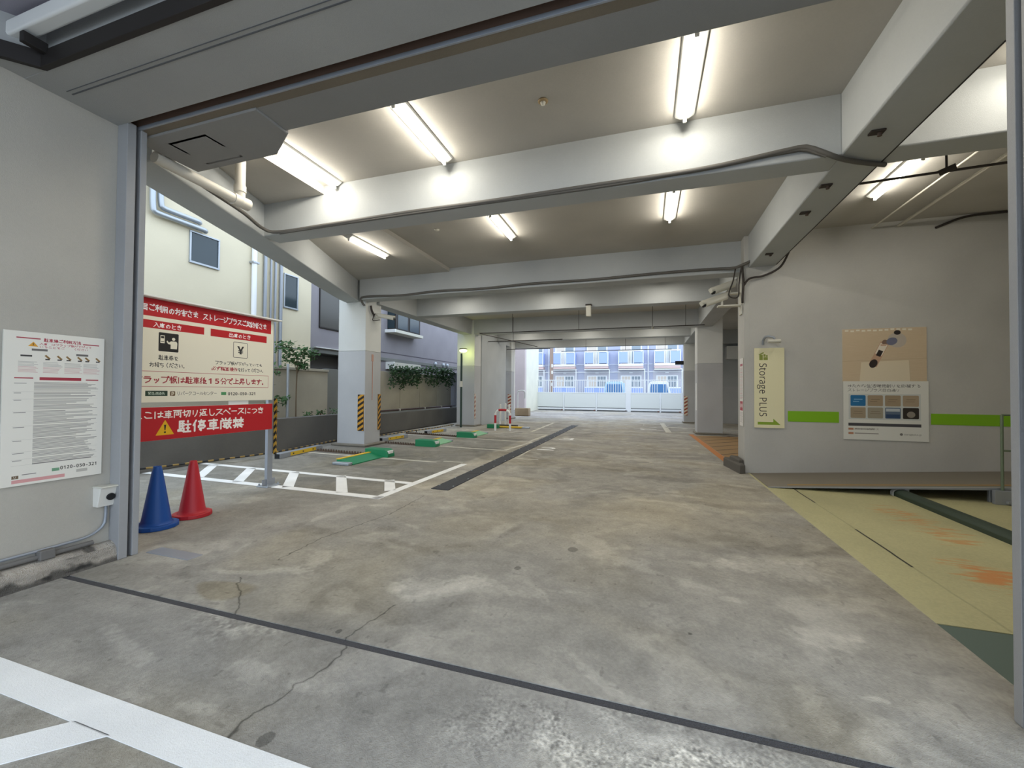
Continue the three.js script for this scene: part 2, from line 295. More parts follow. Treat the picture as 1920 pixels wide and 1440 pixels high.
// ---------------------------------------------------------------- structure: ceiling, beams, girders, columns
const CH = 4.75, BH = 4.1, DADO = 2.7;
const ceiling = structGroup('ceiling', 'beige painted concrete slab above the parking bays', 'ceiling');
part('deck', [prism([[-5.75, -2.4], [-5.75, -3.1], [-8.2, -9.85], [-8.2, -24.2], [6.6, -24.2], [6.6, -2.4]], CH, CH + 0.45)], M.ceiling, ceiling);
part('dropped_panel', [prism([[-4.75, -3.1], [-4.75, -5.2], [-6.15, -5.2], [-5.35, -3.1]], 4.62, CH + 0.02)], M.ceiling, ceiling, 'lower boxed strip of ceiling at the left');
part('dropped_panel', [prism([[-4.82, -5.45], [-4.82, -9.7], [-7.75, -9.7], [-6.25, -5.45]], 4.66, CH + 0.02)], M.ceiling, ceiling, 'lower boxed strip of ceiling at the left');
function beam(geo, label, m = M.paintUpper) { return struct('concrete_beam', geo, m, label, 'beam'); }
beam([bx(-4.9, 6.4, BH, CH + 0.1, -3.1, -2.72, 0.012)], 'wide grey lintel beam just behind the shutter slot', M.lintel);
struct('bulkhead_box', [prism([[-3.3, -2.75], [-3.32, -3.12], [-3.72, -3.36], [-4.9, -3.37], [-4.9, -2.75]], BH - 0.012, 4.6, 0.008)], M.lintel, 'boxed grey soffit corner at the left end of the lintel', 'bulkhead');
part('hatch_frame', [bx(-4.62, -4.1, BH - 0.02, BH - 0.01, -3.28, -3.255, 0), bx(-4.62, -4.1, BH - 0.02, BH - 0.01, -2.9, -2.875, 0), bx(-4.62, -4.595, BH - 0.02, BH - 0.01, -3.28, -2.88, 0), bx(-4.125, -4.1, BH - 0.02, BH - 0.01, -3.28, -2.88, 0), bx(-4.585, -4.135, BH - 0.0185, BH - 0.011, -3.25, -2.905, 0)], M.lintel, scene.children[scene.children.length - 1], 'square access hatch');
beam([bx(-6.0, 1.96, BH, CH + 0.05, -5.5, -5.15, 0.02)], 'pale grey beam across the first parking bay with a cable along it');
beam([bx(2.4, 6.4, BH, CH + 0.05, -5.5, -5.15, 0.02)], 'grey beam right of the long girder above the ramp room');
beam([bx(-7.6, 1.9, BH, CH + 0.05, -10.0, -9.6, 0.02)], 'pale grey beam between the white column and the poster wall');
beam([bx(-7.45, 1.9, BH, CH + 0.05, -12.75, -12.35, 0.02)], 'grey beam behind the security cameras, fourth from the shutter');
beam([bx(-7.3, 1.9, BH, CH + 0.05, -17.4, -16.98, 0.02)], 'grey beam above the yellow-green lamp column');
beam([bx(-7.3, 1.9, BH, CH + 0.05, -20.2, -19.8, 0.02)], 'far grey beam lit by hidden tubes');
beam([bx(-8.2, 6.4, BH - 0.02, CH + 0.05, -23.4, -23.0, 0.02)], 'last grey beam over the exit to the bright courtyard');
struct('diagonal_girder', [prism([[-5.15, -3.05], [-7.55, -9.3], [-7.75, -9.85], [-8.2, -9.85], [-8.1, -9.4], [-5.72, -3.05]], BH, CH + 0.05, 0.01)], M.paintUpper, 'slanting grey edge girder running back to the white column', 'girder');
struct('edge_girder', [bx(-7.85, -7.42, BH, CH + 0.05, -17.2, -10.3, 0.015)], M.paintUpper, 'left edge girder beyond the white column', 'girder');
struct('edge_girder', [bx(-8.0, -7.35, BH, CH + 0.05, -23.2, -17.2, 0.015)], M.paintUpper, 'left edge girder over the blank wall', 'girder');
struct('long_girder', [bx(1.95, 2.43, BH, CH + 0.05, -9.5, -2.8, 0.02)], M.paintUpper, 'deep girder running from the shutter to the poster wall', 'girder');
struct('long_girder', [bx(1.88, 2.4, BH, CH + 0.05, -23.2, -9.5, 0.02)], M.paintUpper, 'girder continuing behind the poster wall', 'girder');

function column(x0, x1, z0, z1, label, base = 0.12) {
  const g = structGroup('concrete_column', label, 'column');
  part('lower_shaft', [bx(x0, x1, 0, DADO, z0, z1, 0.015)], M.paintLower, g, 'darker grey lower part');
  part('upper_shaft', [bx(x0 + 0.002, x1 - 0.002, DADO, CH, z0 + 0.002, z1 - 0.002, 0.015)], M.paintColumn, g, 'pale grey upper part');
  if (base) part('plinth', [bx(x0 - base, x1 + base, 0, 0.07, z0 - base, z1 + base, 0.03)], mat({ color: 0x8b8579, roughness: 0.9, bumpMap: roughBump, bumpScale: 0.01 }), g, 'rough concrete plinth');
  return g;
}
const col1 = column(-8.45, -7.52, -10.52, -9.8, 'white lit column between the sign and the second bay');
column(-8.12, -7.26, -17.75, -17.0, 'column behind the lamp post with a yellow-green glow', 0.05);
column(-8.0, -7.26, -23.0, -22.3, 'column at the left of the bright courtyard exit', 0.05);
const colR2 = column(1.86, 2.75, -18.0, -17.2, 'large grey column right of the lane', 0.07);
column(1.86, 2.7, -23.7, -23.0, 'farther grey column at the right of the courtyard exit', 0.04);
struct('wall_end', [bx(1.87, 2.5, 0, CH, -9.9, -9.302, 0.015)], M.paintWall, 'narrow end face of the poster wall towards the lane', 'wall');
one('broken_kerb', [prism([[1.62, -10.1], [1.76, -9.14], [1.865, -9.2], [1.865, -10.05]], 0, 0.16, 0.03), prism([[1.7, -9.85], [1.78, -9.3], [1.862, -9.35], [1.862, -9.75]], 0.14, 0.24, 0.03)], mat({ color: 0x77726a, roughness: 0.95, bumpMap: roughBump, bumpScale: 0.03 }), 'chipped concrete kerb lump at the foot of the poster wall corner', 'kerb');
// poster wall and the room on the right
struct('wall_back', [bx(1.95, 6.6, 0, CH + 0.05, -9.5, -9.3, 0.01)], M.paintWall, 'plain grey wall carrying the posters', 'wall');
struct('wall_right', [bx(6.4, 6.6, 0, CH + 0.05, -24.0, -2.5, 0)], M.paintWall, 'grey side wall of the ramp room', 'wall');
struct('wall_front', [bx(1.9, 6.6, 0, CH + 0.4, -2.9, -2.6, 0)], M.paintFront, 'front wall right of the shutter opening', 'wall');
one('wall_cable', [hose([[4.9, 4.56, -9.28], [5.3, 4.7, -9.27], [5.7, 4.83, -9.27], [6.2, 4.74, -9.27]].map(([x, y, z]) => [x, Math.min(y, 4.72), z]), 0.02, 8, 40)], M.cable, 'dark cable sloping up the poster wall to the ceiling', 'cable');
struct('wall_far_right', [bx(2.7, 6.4, 0, CH, -24.0, -23.7, 0)], M.paintUpper, 'pale wall at the end of the right side bays', 'wall');
struct('trim_1', [bx(2.8, 6.4, 0, 1.9, -23.7, -23.64, 0)], M.paintLower, 'dark lower panel on the far right wall', 'trim');
// left blank wall between the far columns
struct('wall_left', [bx(-7.7, -7.22, 0, CH, -21.2, -17.75, 0.01)], M.paintUpper, 'pale blank wall panel between the far left columns', 'wall');

// ---------------------------------------------------------------- entrance: left wall, kerb, shutter guides, soffit
struct('wall_entrance', [bx(-5.1, -4.8, 0, 4.75, -2.56, 3.2, 0)], M.paintFront, 'grey entrance wall with the parking notice', 'wall');
struct('wall_return', [bx(-6.4, -5.0, 0, 4.75, -2.76, -2.57, 0)], M.paintFront, 'front wall left of the shutter opening', 'wall');
one('wall_kerb', [(() => { const s = new THREE.Shape(); s.moveTo(0, 0); s.lineTo(0.135, 0); s.lineTo(0.125, 0.1); s.quadraticCurveTo(0.11, 0.165, 0.04, 0.17); s.lineTo(0, 0.17); const g = new THREE.ExtrudeGeometry(s, { depth: 5.8, bevelEnabled: true, bevelSize: 0.02, bevelThickness: 0.03, bevelSegments: 3, bevelOffset: -0.02, curveSegments: 8, steps: 60 }); g.translate(-4.8, 0, -2.6); const p = g.attributes.position; for (let i = 0; i < p.count; i++) { const x = p.getX(i), y = p.getY(i), z = p.getZ(i); if (x > -4.79 && y > 0.02) { p.setX(i, x + (noise(z * 7, y * 20) - 0.5) * 0.02); p.setY(i, y + (noise(z * 6 + 9, x * 20) - 0.5) * 0.02); } } g.computeVertexNormals(); return metres(g); })()],
  (() => { const t = dataTex(1024, 256, (x, y, c) => { const u = x / 1024 * 6, v = y / 256 * 1.5; let k = (fbm(u * 3, v * 6, 4) - 0.5) * 0.4; const mould = ss(0.56, 0.7, fbm(u * 4 + 9, v * 9 + 3, 4)); k -= mould * 0.42; const grime = ss(0.02, -0.02, v - 0.015 - (fbm(u * 5, 3, 4) - 0.45) * 0.2); k -= grime * 0.45; k = Math.max(k, -0.7); c[0] = 172 * (1 + k); c[1] = 164 * (1 + k); c[2] = 152 * (1 + k); }); t.repeat.set(1 / 6, 1 / 1.5); return mat({ map: t, roughness: 0.9, bumpMap: roughBump, bumpScale: 0.012 }); })(),
  'mould-stained concrete kerb along the entrance wall', 'kerb');
const guide = (x, s, label) => {
  const g = thing('shutter_guide', label, 'shutter rail', [x, 0, -2.63]);
  part('front_flange', [bx(0, 0.14 * s, 0, 4.12, 0.0, 0.075)], M.jamb, g);
  part('channel_back', [flat(0, 0.012 * s, 0, 4.1, -0.035, 0.0)], M.slot, g, 'brown back of the shutter channel');
  part('rear_flange', [bx(0, 0.14 * s, 0, 4.1, -0.09, -0.035)], M.jamb, g);
  return g;
};
guide(-4.8, 1, 'steel shutter guide beside the entrance notice wall');
guide(1.86, -1, 'steel shutter guide at the right edge of the opening');
struct('trim_2', [bx(-4.85, 2.1, BH, 4.75, -2.56, -1.93, 0.004)], M.soffit, 'flat grey soffit over the shutter opening', 'soffit');
const slotBox = structGroup('trim_3', 'deep shutter slot with a steel lip across the opening', 'slot');
part('channel_top', [flat(-4.8, 2.0, BH + 0.42, BH + 0.44, -2.672, -2.555)], M.slot, slotBox); part('channel_back', [flat(-4.8, 2.0, BH + 0.03, BH + 0.42, -2.672, -2.66)], M.slot, slotBox, 'brown back of the shutter channel');
part('lip', [bx(-4.8, 2.0, BH - 0.004, BH + 0.03, -2.672, -2.655, 0.002)], M.steelGrey, slotBox, 'thin bright steel lip');
part('rust_board', [bx(-4.8, 2.0, BH - 0.001, BH + 0.1, -2.76, -2.672, 0.002)], M.soffitBrown, slotBox, 'brown strip behind the lip');
struct('trim_4', [flat(-4.66, 2.0, BH - 0.004, BH + 0.01, -2.165, -2.155), flat(-4.66, 2.0, BH - 0.004, BH + 0.01, -2.125, -2.12)], mat({ color: 0x5c5e60, roughness: 0.8 }), 'thin seam along the soffit', 'seam');
struct('trim_5', [bx(-4.5, 2.1, BH - 0.006, BH + 0.12, -1.935, -1.89, 0.004), prism([[-4.5, -1.935], [-4.49, -1.89], [-4.64, -1.72], [-4.68, -1.74]], BH - 0.006, BH + 0.12)], M.darkMetal, 'dark metal edge at the front of the soffit', 'edge');
struct('trim_7', [prism([[-4.82, -1.95], [-4.5, -1.95], [-4.66, -1.73], [-4.7, 1.2], [-4.82, 1.2]], BH + 0.004, 4.5)], M.soffit, 'grey soffit margin along the entrance wall', 'soffit');
struct('trim_6', [bx(-4.8, 2.1, 4.28, 4.4, -1.86, -1.76, 0.02)], M.white, 'pale painted rail under the canopy', 'rail');
one('canopy_bracket', [bx(-4.46, -4.41, 4.18, 4.26, -1.9, -1.76)], M.darkMetal, 'short dark bracket between the soffit edge and the pale rail', 'bracket');
struct('ceiling_canopy', [bx(-5.1, 6.6, 4.45, 4.75, -1.95, 1.2, 0)], M.canopyPurple, 'dull purplish grey canopy ceiling', 'ceiling');

// ---------------------------------------------------------------- ceiling tube lamps
const glowMat = new THREE.MeshStandardMaterial({ color: 0xffffff, emissive: TUBE_COLOR.clone(), emissiveIntensity: TUBE_GLOW, roughness: 0.5 });
function tubeLamp(x, z, label, y = CH, group) {
  const g = thing('tube_lamp', label, 'ceiling light', [x, y, z], 0, group);
  const s = new THREE.Shape([[-0.11, 0], [0.11, 0], [0.1, -0.02], [0.035, -0.055], [-0.035, -0.055], [-0.1, -0.02]].map((p) => new THREE.Vector2(...p)));
  const b = new THREE.ExtrudeGeometry(s, { depth: 1.24, bevelEnabled: false }); b.translate(0, 0, -0.62); part('housing', metres(b), M.white, g);
  for (const e of [-1, 1]) part('socket', [bx(-0.02, 0.02, -0.106, -0.05, e * 0.598 - 0.012, e * 0.598 + 0.012)], M.white, g);
  part('tube', [(() => { const c = new THREE.CylinderGeometry(0.0165, 0.0165, 1.17, 16, 1, true).toNonIndexed(); c.rotateX(Math.PI / 2); c.translate(0, -0.085, 0); return c; })()], glowMat, g, 'glowing white tube');
  const L = new THREE.RectAreaLight(TUBE_COLOR, group ? TUBE_LIGHT * 2 : TUBE_LIGHT, 0.034, 1.17); L.position.set(0, -0.104, 0); L.rotation.x = -Math.PI / 2; g.add(L);
  if (!group) for (const s of [-1, 1]) { const Q = new THREE.RectAreaLight(TUBE_COLOR, TUBE_SIDE, 0.034, 1.17), pivot = new THREE.Group(); pivot.name = 'side_glow'; pivot.position.set(s * 0.019, -0.092, 0); pivot.rotation.z = s * 68 * D; Q.rotation.x = -Math.PI / 2; pivot.add(Q); g.add(pivot); }
  return g;
}
tubeLamp(-4.5, -4.5, 'lit ceiling tube nearest the sign board, beside the boxed ceiling strip');
tubeLamp(-2.6, -4.4, 'long lit ceiling tube left of the round ceiling detector');
tubeLamp(0.41, -4.4, 'largest lit ceiling tube at the top right of the lane');
tubeLamp(-5.62, -7.37, 'lit ceiling tube in the second bay nearest the white column', 4.66);
tubeLamp(-2.61, -7.35, 'lit ceiling tube in the middle of the second bay');
tubeLamp(0.4, -7.33, 'lit ceiling tube at the right of the second bay beside the long girder');
tubeLamp(3.43, -4.4, 'ceiling tube of the ramp room nearest the entrance, right of the long girder');
tubeLamp(3.43, -7.33, 'lit ceiling tube in the ramp room right of the girder');
for (const z of [-11.2, -14.9, -18.6, -21.6]) for (const x of [-5.6, -2.6, 0.4]) tubeLamp(x, z, 'ceiling tube hidden behind the far beams, lighting their faces', CH, 'far ceiling tubes behind the beams');
tubeLamp(3.9, -13.6, 'ceiling tube of the right side bays behind the poster wall');
{ const g = thing('smoke_detector', 'small round brownish detector on the first bay ceiling', 'detector', [-1.07, CH, -4.32]);
  part('base_plate', lathe([[0, -0.001], [0.055, -0.001], [0.055, -0.012], [0.04, -0.02], [0, -0.02]], 20), mat({ color: 0xa08a66, roughness: 0.7 }), g);
  part('head', lathe([[0, -0.05], [0.022, -0.045], [0.03, -0.02], [0, -0.018]], 16), M.offWhite, g); }
{ const g = thing('smoke_detector', 'tiny round detector on the second bay ceiling', 'detector', [-3.9, CH, -7.2]);
  part('base_plate', lathe([[0, -0.001], [0.05, -0.001], [0.05, -0.015], [0.03, -0.03], [0, -0.03]], 20), M.offWhite, g); }

// ---------------------------------------------------------------- cables, pipes and conduits
one('cable', [hose([[-5.0, 4.13, -3.1], [-5.22, 4.12, -3.6], [-5.5, 4.13, -4.4], [-5.75, 4.13, -4.95], [-5.6, 4.12, -5.12], [-4.6, 4.125, -5.12], [-3.2, 4.14, -5.125], [-1.9, 4.13, -5.12], [-0.6, 4.14, -5.12], [0.6, 4.15, -5.12], [1.45, 4.22, -5.12], [1.62, 4.22, -5.115], [1.8, 4.11, -5.1], [1.93, 4.06, -5.14], [2.15, 4.07, -5.3], [2.45, 4.07, -5.45]], 0.026, 8, 140),
  hose([[-5.6, 4.1, -5.13], [-4.2, 4.11, -5.125], [-2.4, 4.115, -5.125], [-0.2, 4.12, -5.125], [1.4, 4.2, -5.125], [1.62, 4.19, -5.12], [1.8, 4.09, -5.11]], 0.018, 6, 80)], M.conduit, 'grey cable run along the lower edge of the first bay beam', 'cable');
one('cable', [hose([[-7.5, 3.95, -9.72], [-7.55, 4.05, -9.66], [-7.4, 4.16, -9.57], [-6.2, 4.13, -9.57], [-5.2, 4.17, -9.57], [-3.9, 4.15, -9.57], [-2.6, 4.18, -9.57], [-1.2, 4.17, -9.57], [0.3, 4.2, -9.57], [1.3, 4.2, -9.57], [1.7, 4.17, -9.5], [1.84, 4.15, -9.22], [2.1, 4.24, -9.2], [2.4, 4.2, -9.1]], 0.03, 8, 140)], M.conduit, 'sagging grey cable along the beam between the white column and the cameras', 'cable');
one('cable', [hose([[1.75, 4.15, -9.5], [1.7, 3.9, -9.45], [1.62, 3.6, -9.45], [1.78, 3.55, -9.42], [1.8, 3.85, -9.4], [1.82, 4.12, -9.3]], 0.013, 6, 60), hose([[1.82, 4.15, -9.25], [1.84, 3.8, -9.22], [1.83, 3.5, -9.24], [1.84, 3.4, -9.3]], 0.022, 8, 40),
  hose([[1.84, 3.72, -9.24], [1.95, 3.86, -9.22], [2.2, 3.9, -9.22], [2.45, 4.02, -9.15], [2.52, 4.2, -8.9], [2.5, 4.3, -8.7]], 0.02, 8, 50)], M.cable, 'bundle of dark cables looping around the corner above the cameras', 'cable');
{ const g = thing('drain_pipe', 'beige drain pipe with an elbow under the lintel corner', 'pipe', [-5.02, 4.03, -3.98]);
  part('riser', [rod([0, 0, 0], [0, 0.585, 0], 0.06, 20)], M.pipeWhite, g); part('elbow', [new THREE.SphereGeometry(0.078, 20, 14).toNonIndexed(), rod([0, 0, -0.12], [0, 0, 0.1], 0.075, 20)], M.pipeWhite, g);
  part('run', [rod([0, 0, 0], [0.06, 0.02, 1.02], 0.06, 20)], M.pipeWhite, g); part('collar', [rod([0, 0.12, 0], [0, 0.2, 0], 0.07, 20)], M.pipeWhite, g); }
{ const g = thing('sprinkler_pipe', 'thin dark sprinkler pipe crossing in front of the lamp in the ramp room', 'pipe');
  part('run', [rod([2.0, 4.2, -6.2], [6.3, 4.32, -6.2], 0.016, 8)], M.cable, g); part('hanger', [rod([3.38, 4.25, -6.2], [3.38, 4.75, -6.2], 0.012, 6)], M.cable, g); part('joint', [rod([3.33, 4.24, -6.24], [3.45, 4.27, -6.16], 0.035, 10)], M.cable, g); }
for (const [x, w, l] of [[3.97, 0.014, 'thin pale pipe along the ramp room ceiling'], [4.37, 0.024, 'thicker pale pipe along the ramp room ceiling']]) one('ceiling_pipe', [rod([x, 4.66, -5.6], [x, 4.66, -9.28], w, 10)], M.pipeWhite, l, 'pipe');
for (const [x, z, l] of [[2.05, -5.85, 'rusty clamp under the girder nearest the cable crossing'], [2.09, -4.78, 'rusty clamp under the girder near the shutter'], [2.09, -6.65, 'rusty clamp under the girder in its middle'], [2.1, -8.45, 'rusty clamp under the girder close to the poster wall']]) {
  const g = thing('beam_clamp', l, 'clamp', [x, BH, z]); part('plate', [bx(-0.06, 0.06, -0.02, 0, -0.04, 0.04)], mat({ color: 0x3b322c, roughness: 0.8 }), g); part('bolt', [rod([0.02, -0.05, 0], [0.02, 0, 0], 0.02, 8)], mat({ color: 0x53443a, roughness: 0.8 }), g); }
one('girder_seam', [rod([2.41, BH - 0.004, -9.2], [2.41, BH - 0.004, -2.9], 0.006, 6)], M.cable, 'thin dark wire along the far edge of the long girder', 'wire');
// sprinkler network in the far bays
{ const g = thing('sprinkler_pipe', 'hanging sprinkler pipe network below the far beams', 'pipe'), y = 3.72;
  const A = [-5.9, y, -14.2], Bp = [1.75, y, -14.2], C = [-4.95, y, -19.2];
  part('run', [rod(A, Bp, 0.016, 6)], M.cable, g); part('run', [rod(A, C, 0.014, 6)], M.cable, g); part('run', [rod([-7.2, 3.95, -18.5], [-3.6, 3.95, -18.5], 0.022, 6)], M.cable, g); part('run', [rod([-6.9, 3.75, -20.4], [-4.6, 3.75, -20.4], 0.02, 6)], M.cable, g); part('run', [rod([-4.3, 3.72, -21.8], [1.2, 3.72, -21.8], 0.018, 6)], M.cable, g);
  for (const x of [-4.6, -2.2, 0.2, 1.2]) part('hanger', [rod([x, y, -14.2], [x, CH, -14.2], 0.008, 6)], M.cable, g);
  for (const [x, z] of [[-5.4, -16.8], [-3.0, -21.8], [-1.0, -21.8], [0.9, -21.8]]) part('hanger', [rod([x, y, z], [x, CH, z], 0.008, 6)], M.cable, g);
  for (const x of [-5.9, 0.2]) part('sprinkler_head', [rod([x, y - 0.07, -14.2], [x, y, -14.2], 0.035, 10)], M.offWhite, g, 'pale sprinkler head'); }
{ const g = thing('junction_box', 'beige hanging box on the beam behind the sprinkler pipe', 'box', [-1.62, 3.98, -12.33]); part('body', [bx(-0.07, 0.07, -0.16, 0.16, -0.04, 0.06)], M.offWhite, g); part('cap', [bx(-0.09, 0.09, 0.16, 0.2, -0.05, 0.07)], M.cable, g); }

// ---------------------------------------------------------------- security cameras
function bullet(label, lens, tail) {
  const g = thing('security_camera', label, 'camera', tail), d = new THREE.Vector3(lens[0] - tail[0], lens[1] - tail[1], lens[2] - tail[2]), L = d.length(), u = d.clone().normalize();
  const P = (t) => u.clone().multiplyScalar(t).toArray(), up = (t, h) => { const p = u.clone().multiplyScalar(t); return [p.x, p.y + h, p.z]; };
  const h = part('housing', [rod(P(0.02), P(L - 0.03), 0.062, 20)], M.offWhite, g); part('sun_hood', [rod(up(-0.02, 0.035), up(L + 0.05, 0.035), 0.066, 4)], M.offWhite, h);
  part('lens_ring', [rod(P(L - 0.03), P(L + 0.012), 0.055, 20)], M.black, h, 'black lens face'); part('bracket', [rod(up(0.12, -0.02), up(0.12, -0.16), 0.022, 10), rod(up(0.12, -0.15), up(0.12, -0.17), 0.05, 14)], M.offWhite, g);
}
bullet('upper of two pale bullet cameras on the poster wall corner', [1.3, 3.67, -9.35], [1.75, 3.86, -9.6]);
bullet('lower of two pale bullet cameras on the poster wall corner', [1.12, 3.4, -9.3], [1.6, 3.6, -9.55]);
one('camera_shelf', [bx(1.55, 1.87, 3.64, 3.67, -9.66, -9.5), bx(1.42, 1.87, 3.38, 3.41, -9.62, -9.46), bx(1.845, 1.868, 3.2, 3.85, -9.66, -9.46)], M.offWhite, 'pale steel shelf bracket holding the two cameras', 'bracket');
{ const g = thing('security_camera', 'pale bullet camera on the side of the white column', 'camera', [-7.45, 3.72, -10.2], 0);
  part('arm', [rod([-0.06, -0.04, 0], [0.1, -0.02, 0], 0.02, 10)], M.offWhite, g); const h = part('housing', [rod([0.02, 0.05, -0.02], [0.42, -0.03, -0.22], 0.055, 20), rod([-0.02, 0.075, -0.0], [0.46, -0.0, -0.235], 0.05, 4)], M.offWhite, g);
  part('lens_ring', [rod([0.42, -0.03, -0.22], [0.45, -0.036, -0.235], 0.048, 16)], M.black, h); part('cable_loop', [hose([[-0.05, 0.0, 0.1], [0.05, 0.06, 0.14], [-0.02, -0.12, 0.16], [0.12, -0.1, 0.02]], 0.012, 6, 30)], M.cable, g, 'dark looped cable'); }
one('signal_cable', [hose([[-7.47, 4.0, -9.95], [-7.46, 3.86, -9.98], [-7.47, 3.75, -10.1]], 0.03, 8, 16)], M.cable, 'dark cable dropping to the white column camera', 'cable');

// ---------------------------------------------------------------- printed panels
// a thin panel whose front carries a drawing; local +z is the front
function panel(name, w, h, t, tex, parent, label, back = M.offWhite) {
  const p = part(name, [bx(-w / 2, w / 2, -h / 2, h / 2, -t, 0, 0.002)], back, parent, label);
  const f = new THREE.Mesh(new THREE.PlaneGeometry(w - 0.002, h - 0.002), mat({ map: tex, roughness: 0.6 })); f.position.z = 0.0015; f.name = 'printed_face'; f.castShadow = f.receiveShadow = true; p.add(f);
  return p;
}
const CREAM = '#ece6d2', RED = '#b8141e', INK = '#2b2a28', WINE = '#a02a33';
// parking sign board on two posts (faces the lane)
{
  const g = thing('parking_sign', 'large cream and red parking instruction board on grey posts', 'sign', [-5.9, 0, -2.95], 0);
  const SX = 600, W = 2.34;
  const top = canvasTex(Math.round(W * SX), Math.round(1.3 * SX), (c, w, h) => {
    const X = (m) => m * SX, Y = (m) => (2.72 - m) * SX;
    const T = (s, x0, x1, y1, y0, col, wt, gap) => letters(c, s, X(x0), Y(y1), X(x1 - x0), X(y1 - y0), col, wt, gap);
    c.fillStyle = CREAM; c.fillRect(0, 0, w, h);
    c.fillStyle = RED; c.fillRect(0, 0, X(2.29), X(0.22)); c.fillRect(X(0.1), Y(2.45), X(1.11), X(0.1)); c.fillRect(X(1.3), Y(2.45), X(0.91), X(0.105));
    T('薬局ご利用のお客さま', 0.37, 1.13, 2.65, 2.565, '#fff', 0.15); T('ストレージプラスご契約者さま', 1.19, 2.21, 2.645, 2.56, '#fff', 0.15);
    T('入庫のとき', 0.58, 0.92, 2.43, 2.37, '#fff', 0.13, 0.14); T('出庫のとき', 1.57, 1.93, 2.43, 2.37, '#fff', 0.13, 0.14);
    // ticket machine pictogram
    c.fillStyle = '#1c1b1a'; c.beginPath(); c.roundRect(X(0.645), Y(2.31), X(0.235), X(0.24), X(0.012)); c.fill(); c.fillStyle = CREAM;
    c.fillRect(X(0.665), Y(2.275), X(0.05), X(0.1)); c.fillStyle = '#1c1b1a'; c.fillRect(X(0.672), Y(2.265), X(0.036), X(0.028)); c.fillRect(X(0.672), Y(2.2), X(0.036), X(0.008)); c.fillStyle = CREAM;
    c.beginPath(); c.arc(X(0.82), Y(2.238), X(0.02), 0, 7); c.fill(); c.beginPath(); c.moveTo(X(0.79), Y(2.21)); c.lineTo(X(0.85), Y(2.21)); c.quadraticCurveTo(X(0.866), Y(2.2), X(0.866), Y(2.18)); c.lineTo(X(0.862), Y(2.11)); c.lineTo(X(0.785), Y(2.11)); c.lineTo(X(0.785), Y(2.165)); c.lineTo(X(0.755), Y(2.17)); c.lineTo(X(0.735), Y(2.2)); c.lineTo(X(0.745), Y(2.215)); c.lineTo(X(0.765), Y(2.19)); c.fill();
    c.strokeStyle = INK; c.lineWidth = X(0.007); c.beginPath(); c.roundRect(X(1.645), Y(2.3), X(0.228), X(0.23), X(0.015)); c.stroke();
    T('¥', 1.69, 1.83, 2.255, 2.12, INK); T('駐車券を', 0.645, 0.885, 2.02, 1.96, INK, 0.11); T('お持ちください。', 0.545, 1.0, 1.925, 1.865, INK, 0.11);
    T('フラップ板が下がっていても', 1.37, 2.14, 2.0, 1.95, INK, 0.12); T('必ず精算操作', 1.32, 1.72, 1.915, 1.86, WINE, 0.13); T('を行ってください。', 1.72, 2.19, 1.915, 1.86, INK, 0.12);
    c.strokeStyle = WINE; c.lineWidth = X(0.005); c.strokeRect(X(0.08), Y(1.81), X(2.17), X(0.19)); T('フラップ板は駐車後15分で上昇します。', 0.39, 2.23, 1.75, 1.665, WINE, 0.14, 0.08);
    c.fillStyle = '#203a2a'; c.fillRect(X(0.51), Y(1.565), X(0.25), X(0.065)); T('緊急連絡先', 0.54, 0.73, 1.55, 1.515, '#cfd8c8', 0.12);
    c.fillStyle = '#6b5234'; c.beginPath(); c.roundRect(X(0.79), Y(1.56), X(0.062), X(0.06), X(0.012)); c.fill(); c.strokeStyle = CREAM; c.lineWidth = X(0.009); c.beginPath(); c.moveTo(X(0.812), Y(1.508)); c.lineTo(X(0.812), Y(1.548)); c.arc(X(0.822), Y(1.535), X(0.013), -1.6, 1.6); c.stroke();
    T('リパークコールセンター', 0.87, 1.41, 1.555, 1.505, '#5a5650', 0.1); c.fillStyle = '#4c8f5c'; c.fillRect(X(1.47), Y(1.55), X(0.075), X(0.045)); T('0120-050-321', 1.57, 2.03, 1.55, 1.5, '#3a3836', 0.12, 0.02);
  });
  const low = canvasTex(Math.round(W * SX), Math.round(0.42 * SX), (c, w, h) => {
    const X = (m) => m * SX, Y = (m) => (1.36 - m) * SX; c.fillStyle = RED; c.fillRect(0, 0, w, h);
    letters(c, 'ここは車両切り返しスペースにつき', X(0.38), Y(1.31), X(1.8), X(0.095), '#f4efe6', 0.15, 0.08); letters(c, '駐停車厳禁', X(0.88), Y(1.165), X(0.96), X(0.15), '#f6f2ea', 0.16, 0.16);
    c.fillStyle = '#e8b416'; c.beginPath(); c.moveTo(X(0.74), Y(1.185)); c.lineTo(X(0.84), Y(1.005)); c.lineTo(X(0.64), Y(1.005)); c.closePath(); c.lineJoin = 'round'; c.lineWidth = X(0.01); c.strokeStyle = '#e8b416'; c.fill(); c.stroke(); c.fillStyle = '#2a2420'; c.beginPath(); c.moveTo(X(0.727), Y(1.13)); c.lineTo(X(0.753), Y(1.13)); c.lineTo(X(0.745), Y(1.06)); c.lineTo(X(0.735), Y(1.06)); c.fill(); c.beginPath(); c.arc(X(0.74), Y(1.035), X(0.012), 0, 7); c.fill();
  });
  const hold = (y) => { const h = new THREE.Group(); h.position.set(0.03, y, -W / 2); h.rotation.y = Math.PI / 2; return h; };
  const a = panel('instruction_board', W, 1.3, 0.04, top, g, 'cream board with red header'); a.position.set(0.03, 2.07, -W / 2); a.rotation.y = Math.PI / 2;
  const b = panel('warning_board', W, 0.42, 0.03, low, g, 'red no-parking board'); b.position.set(0.03, 1.15, -W / 2); b.rotation.y = Math.PI / 2;
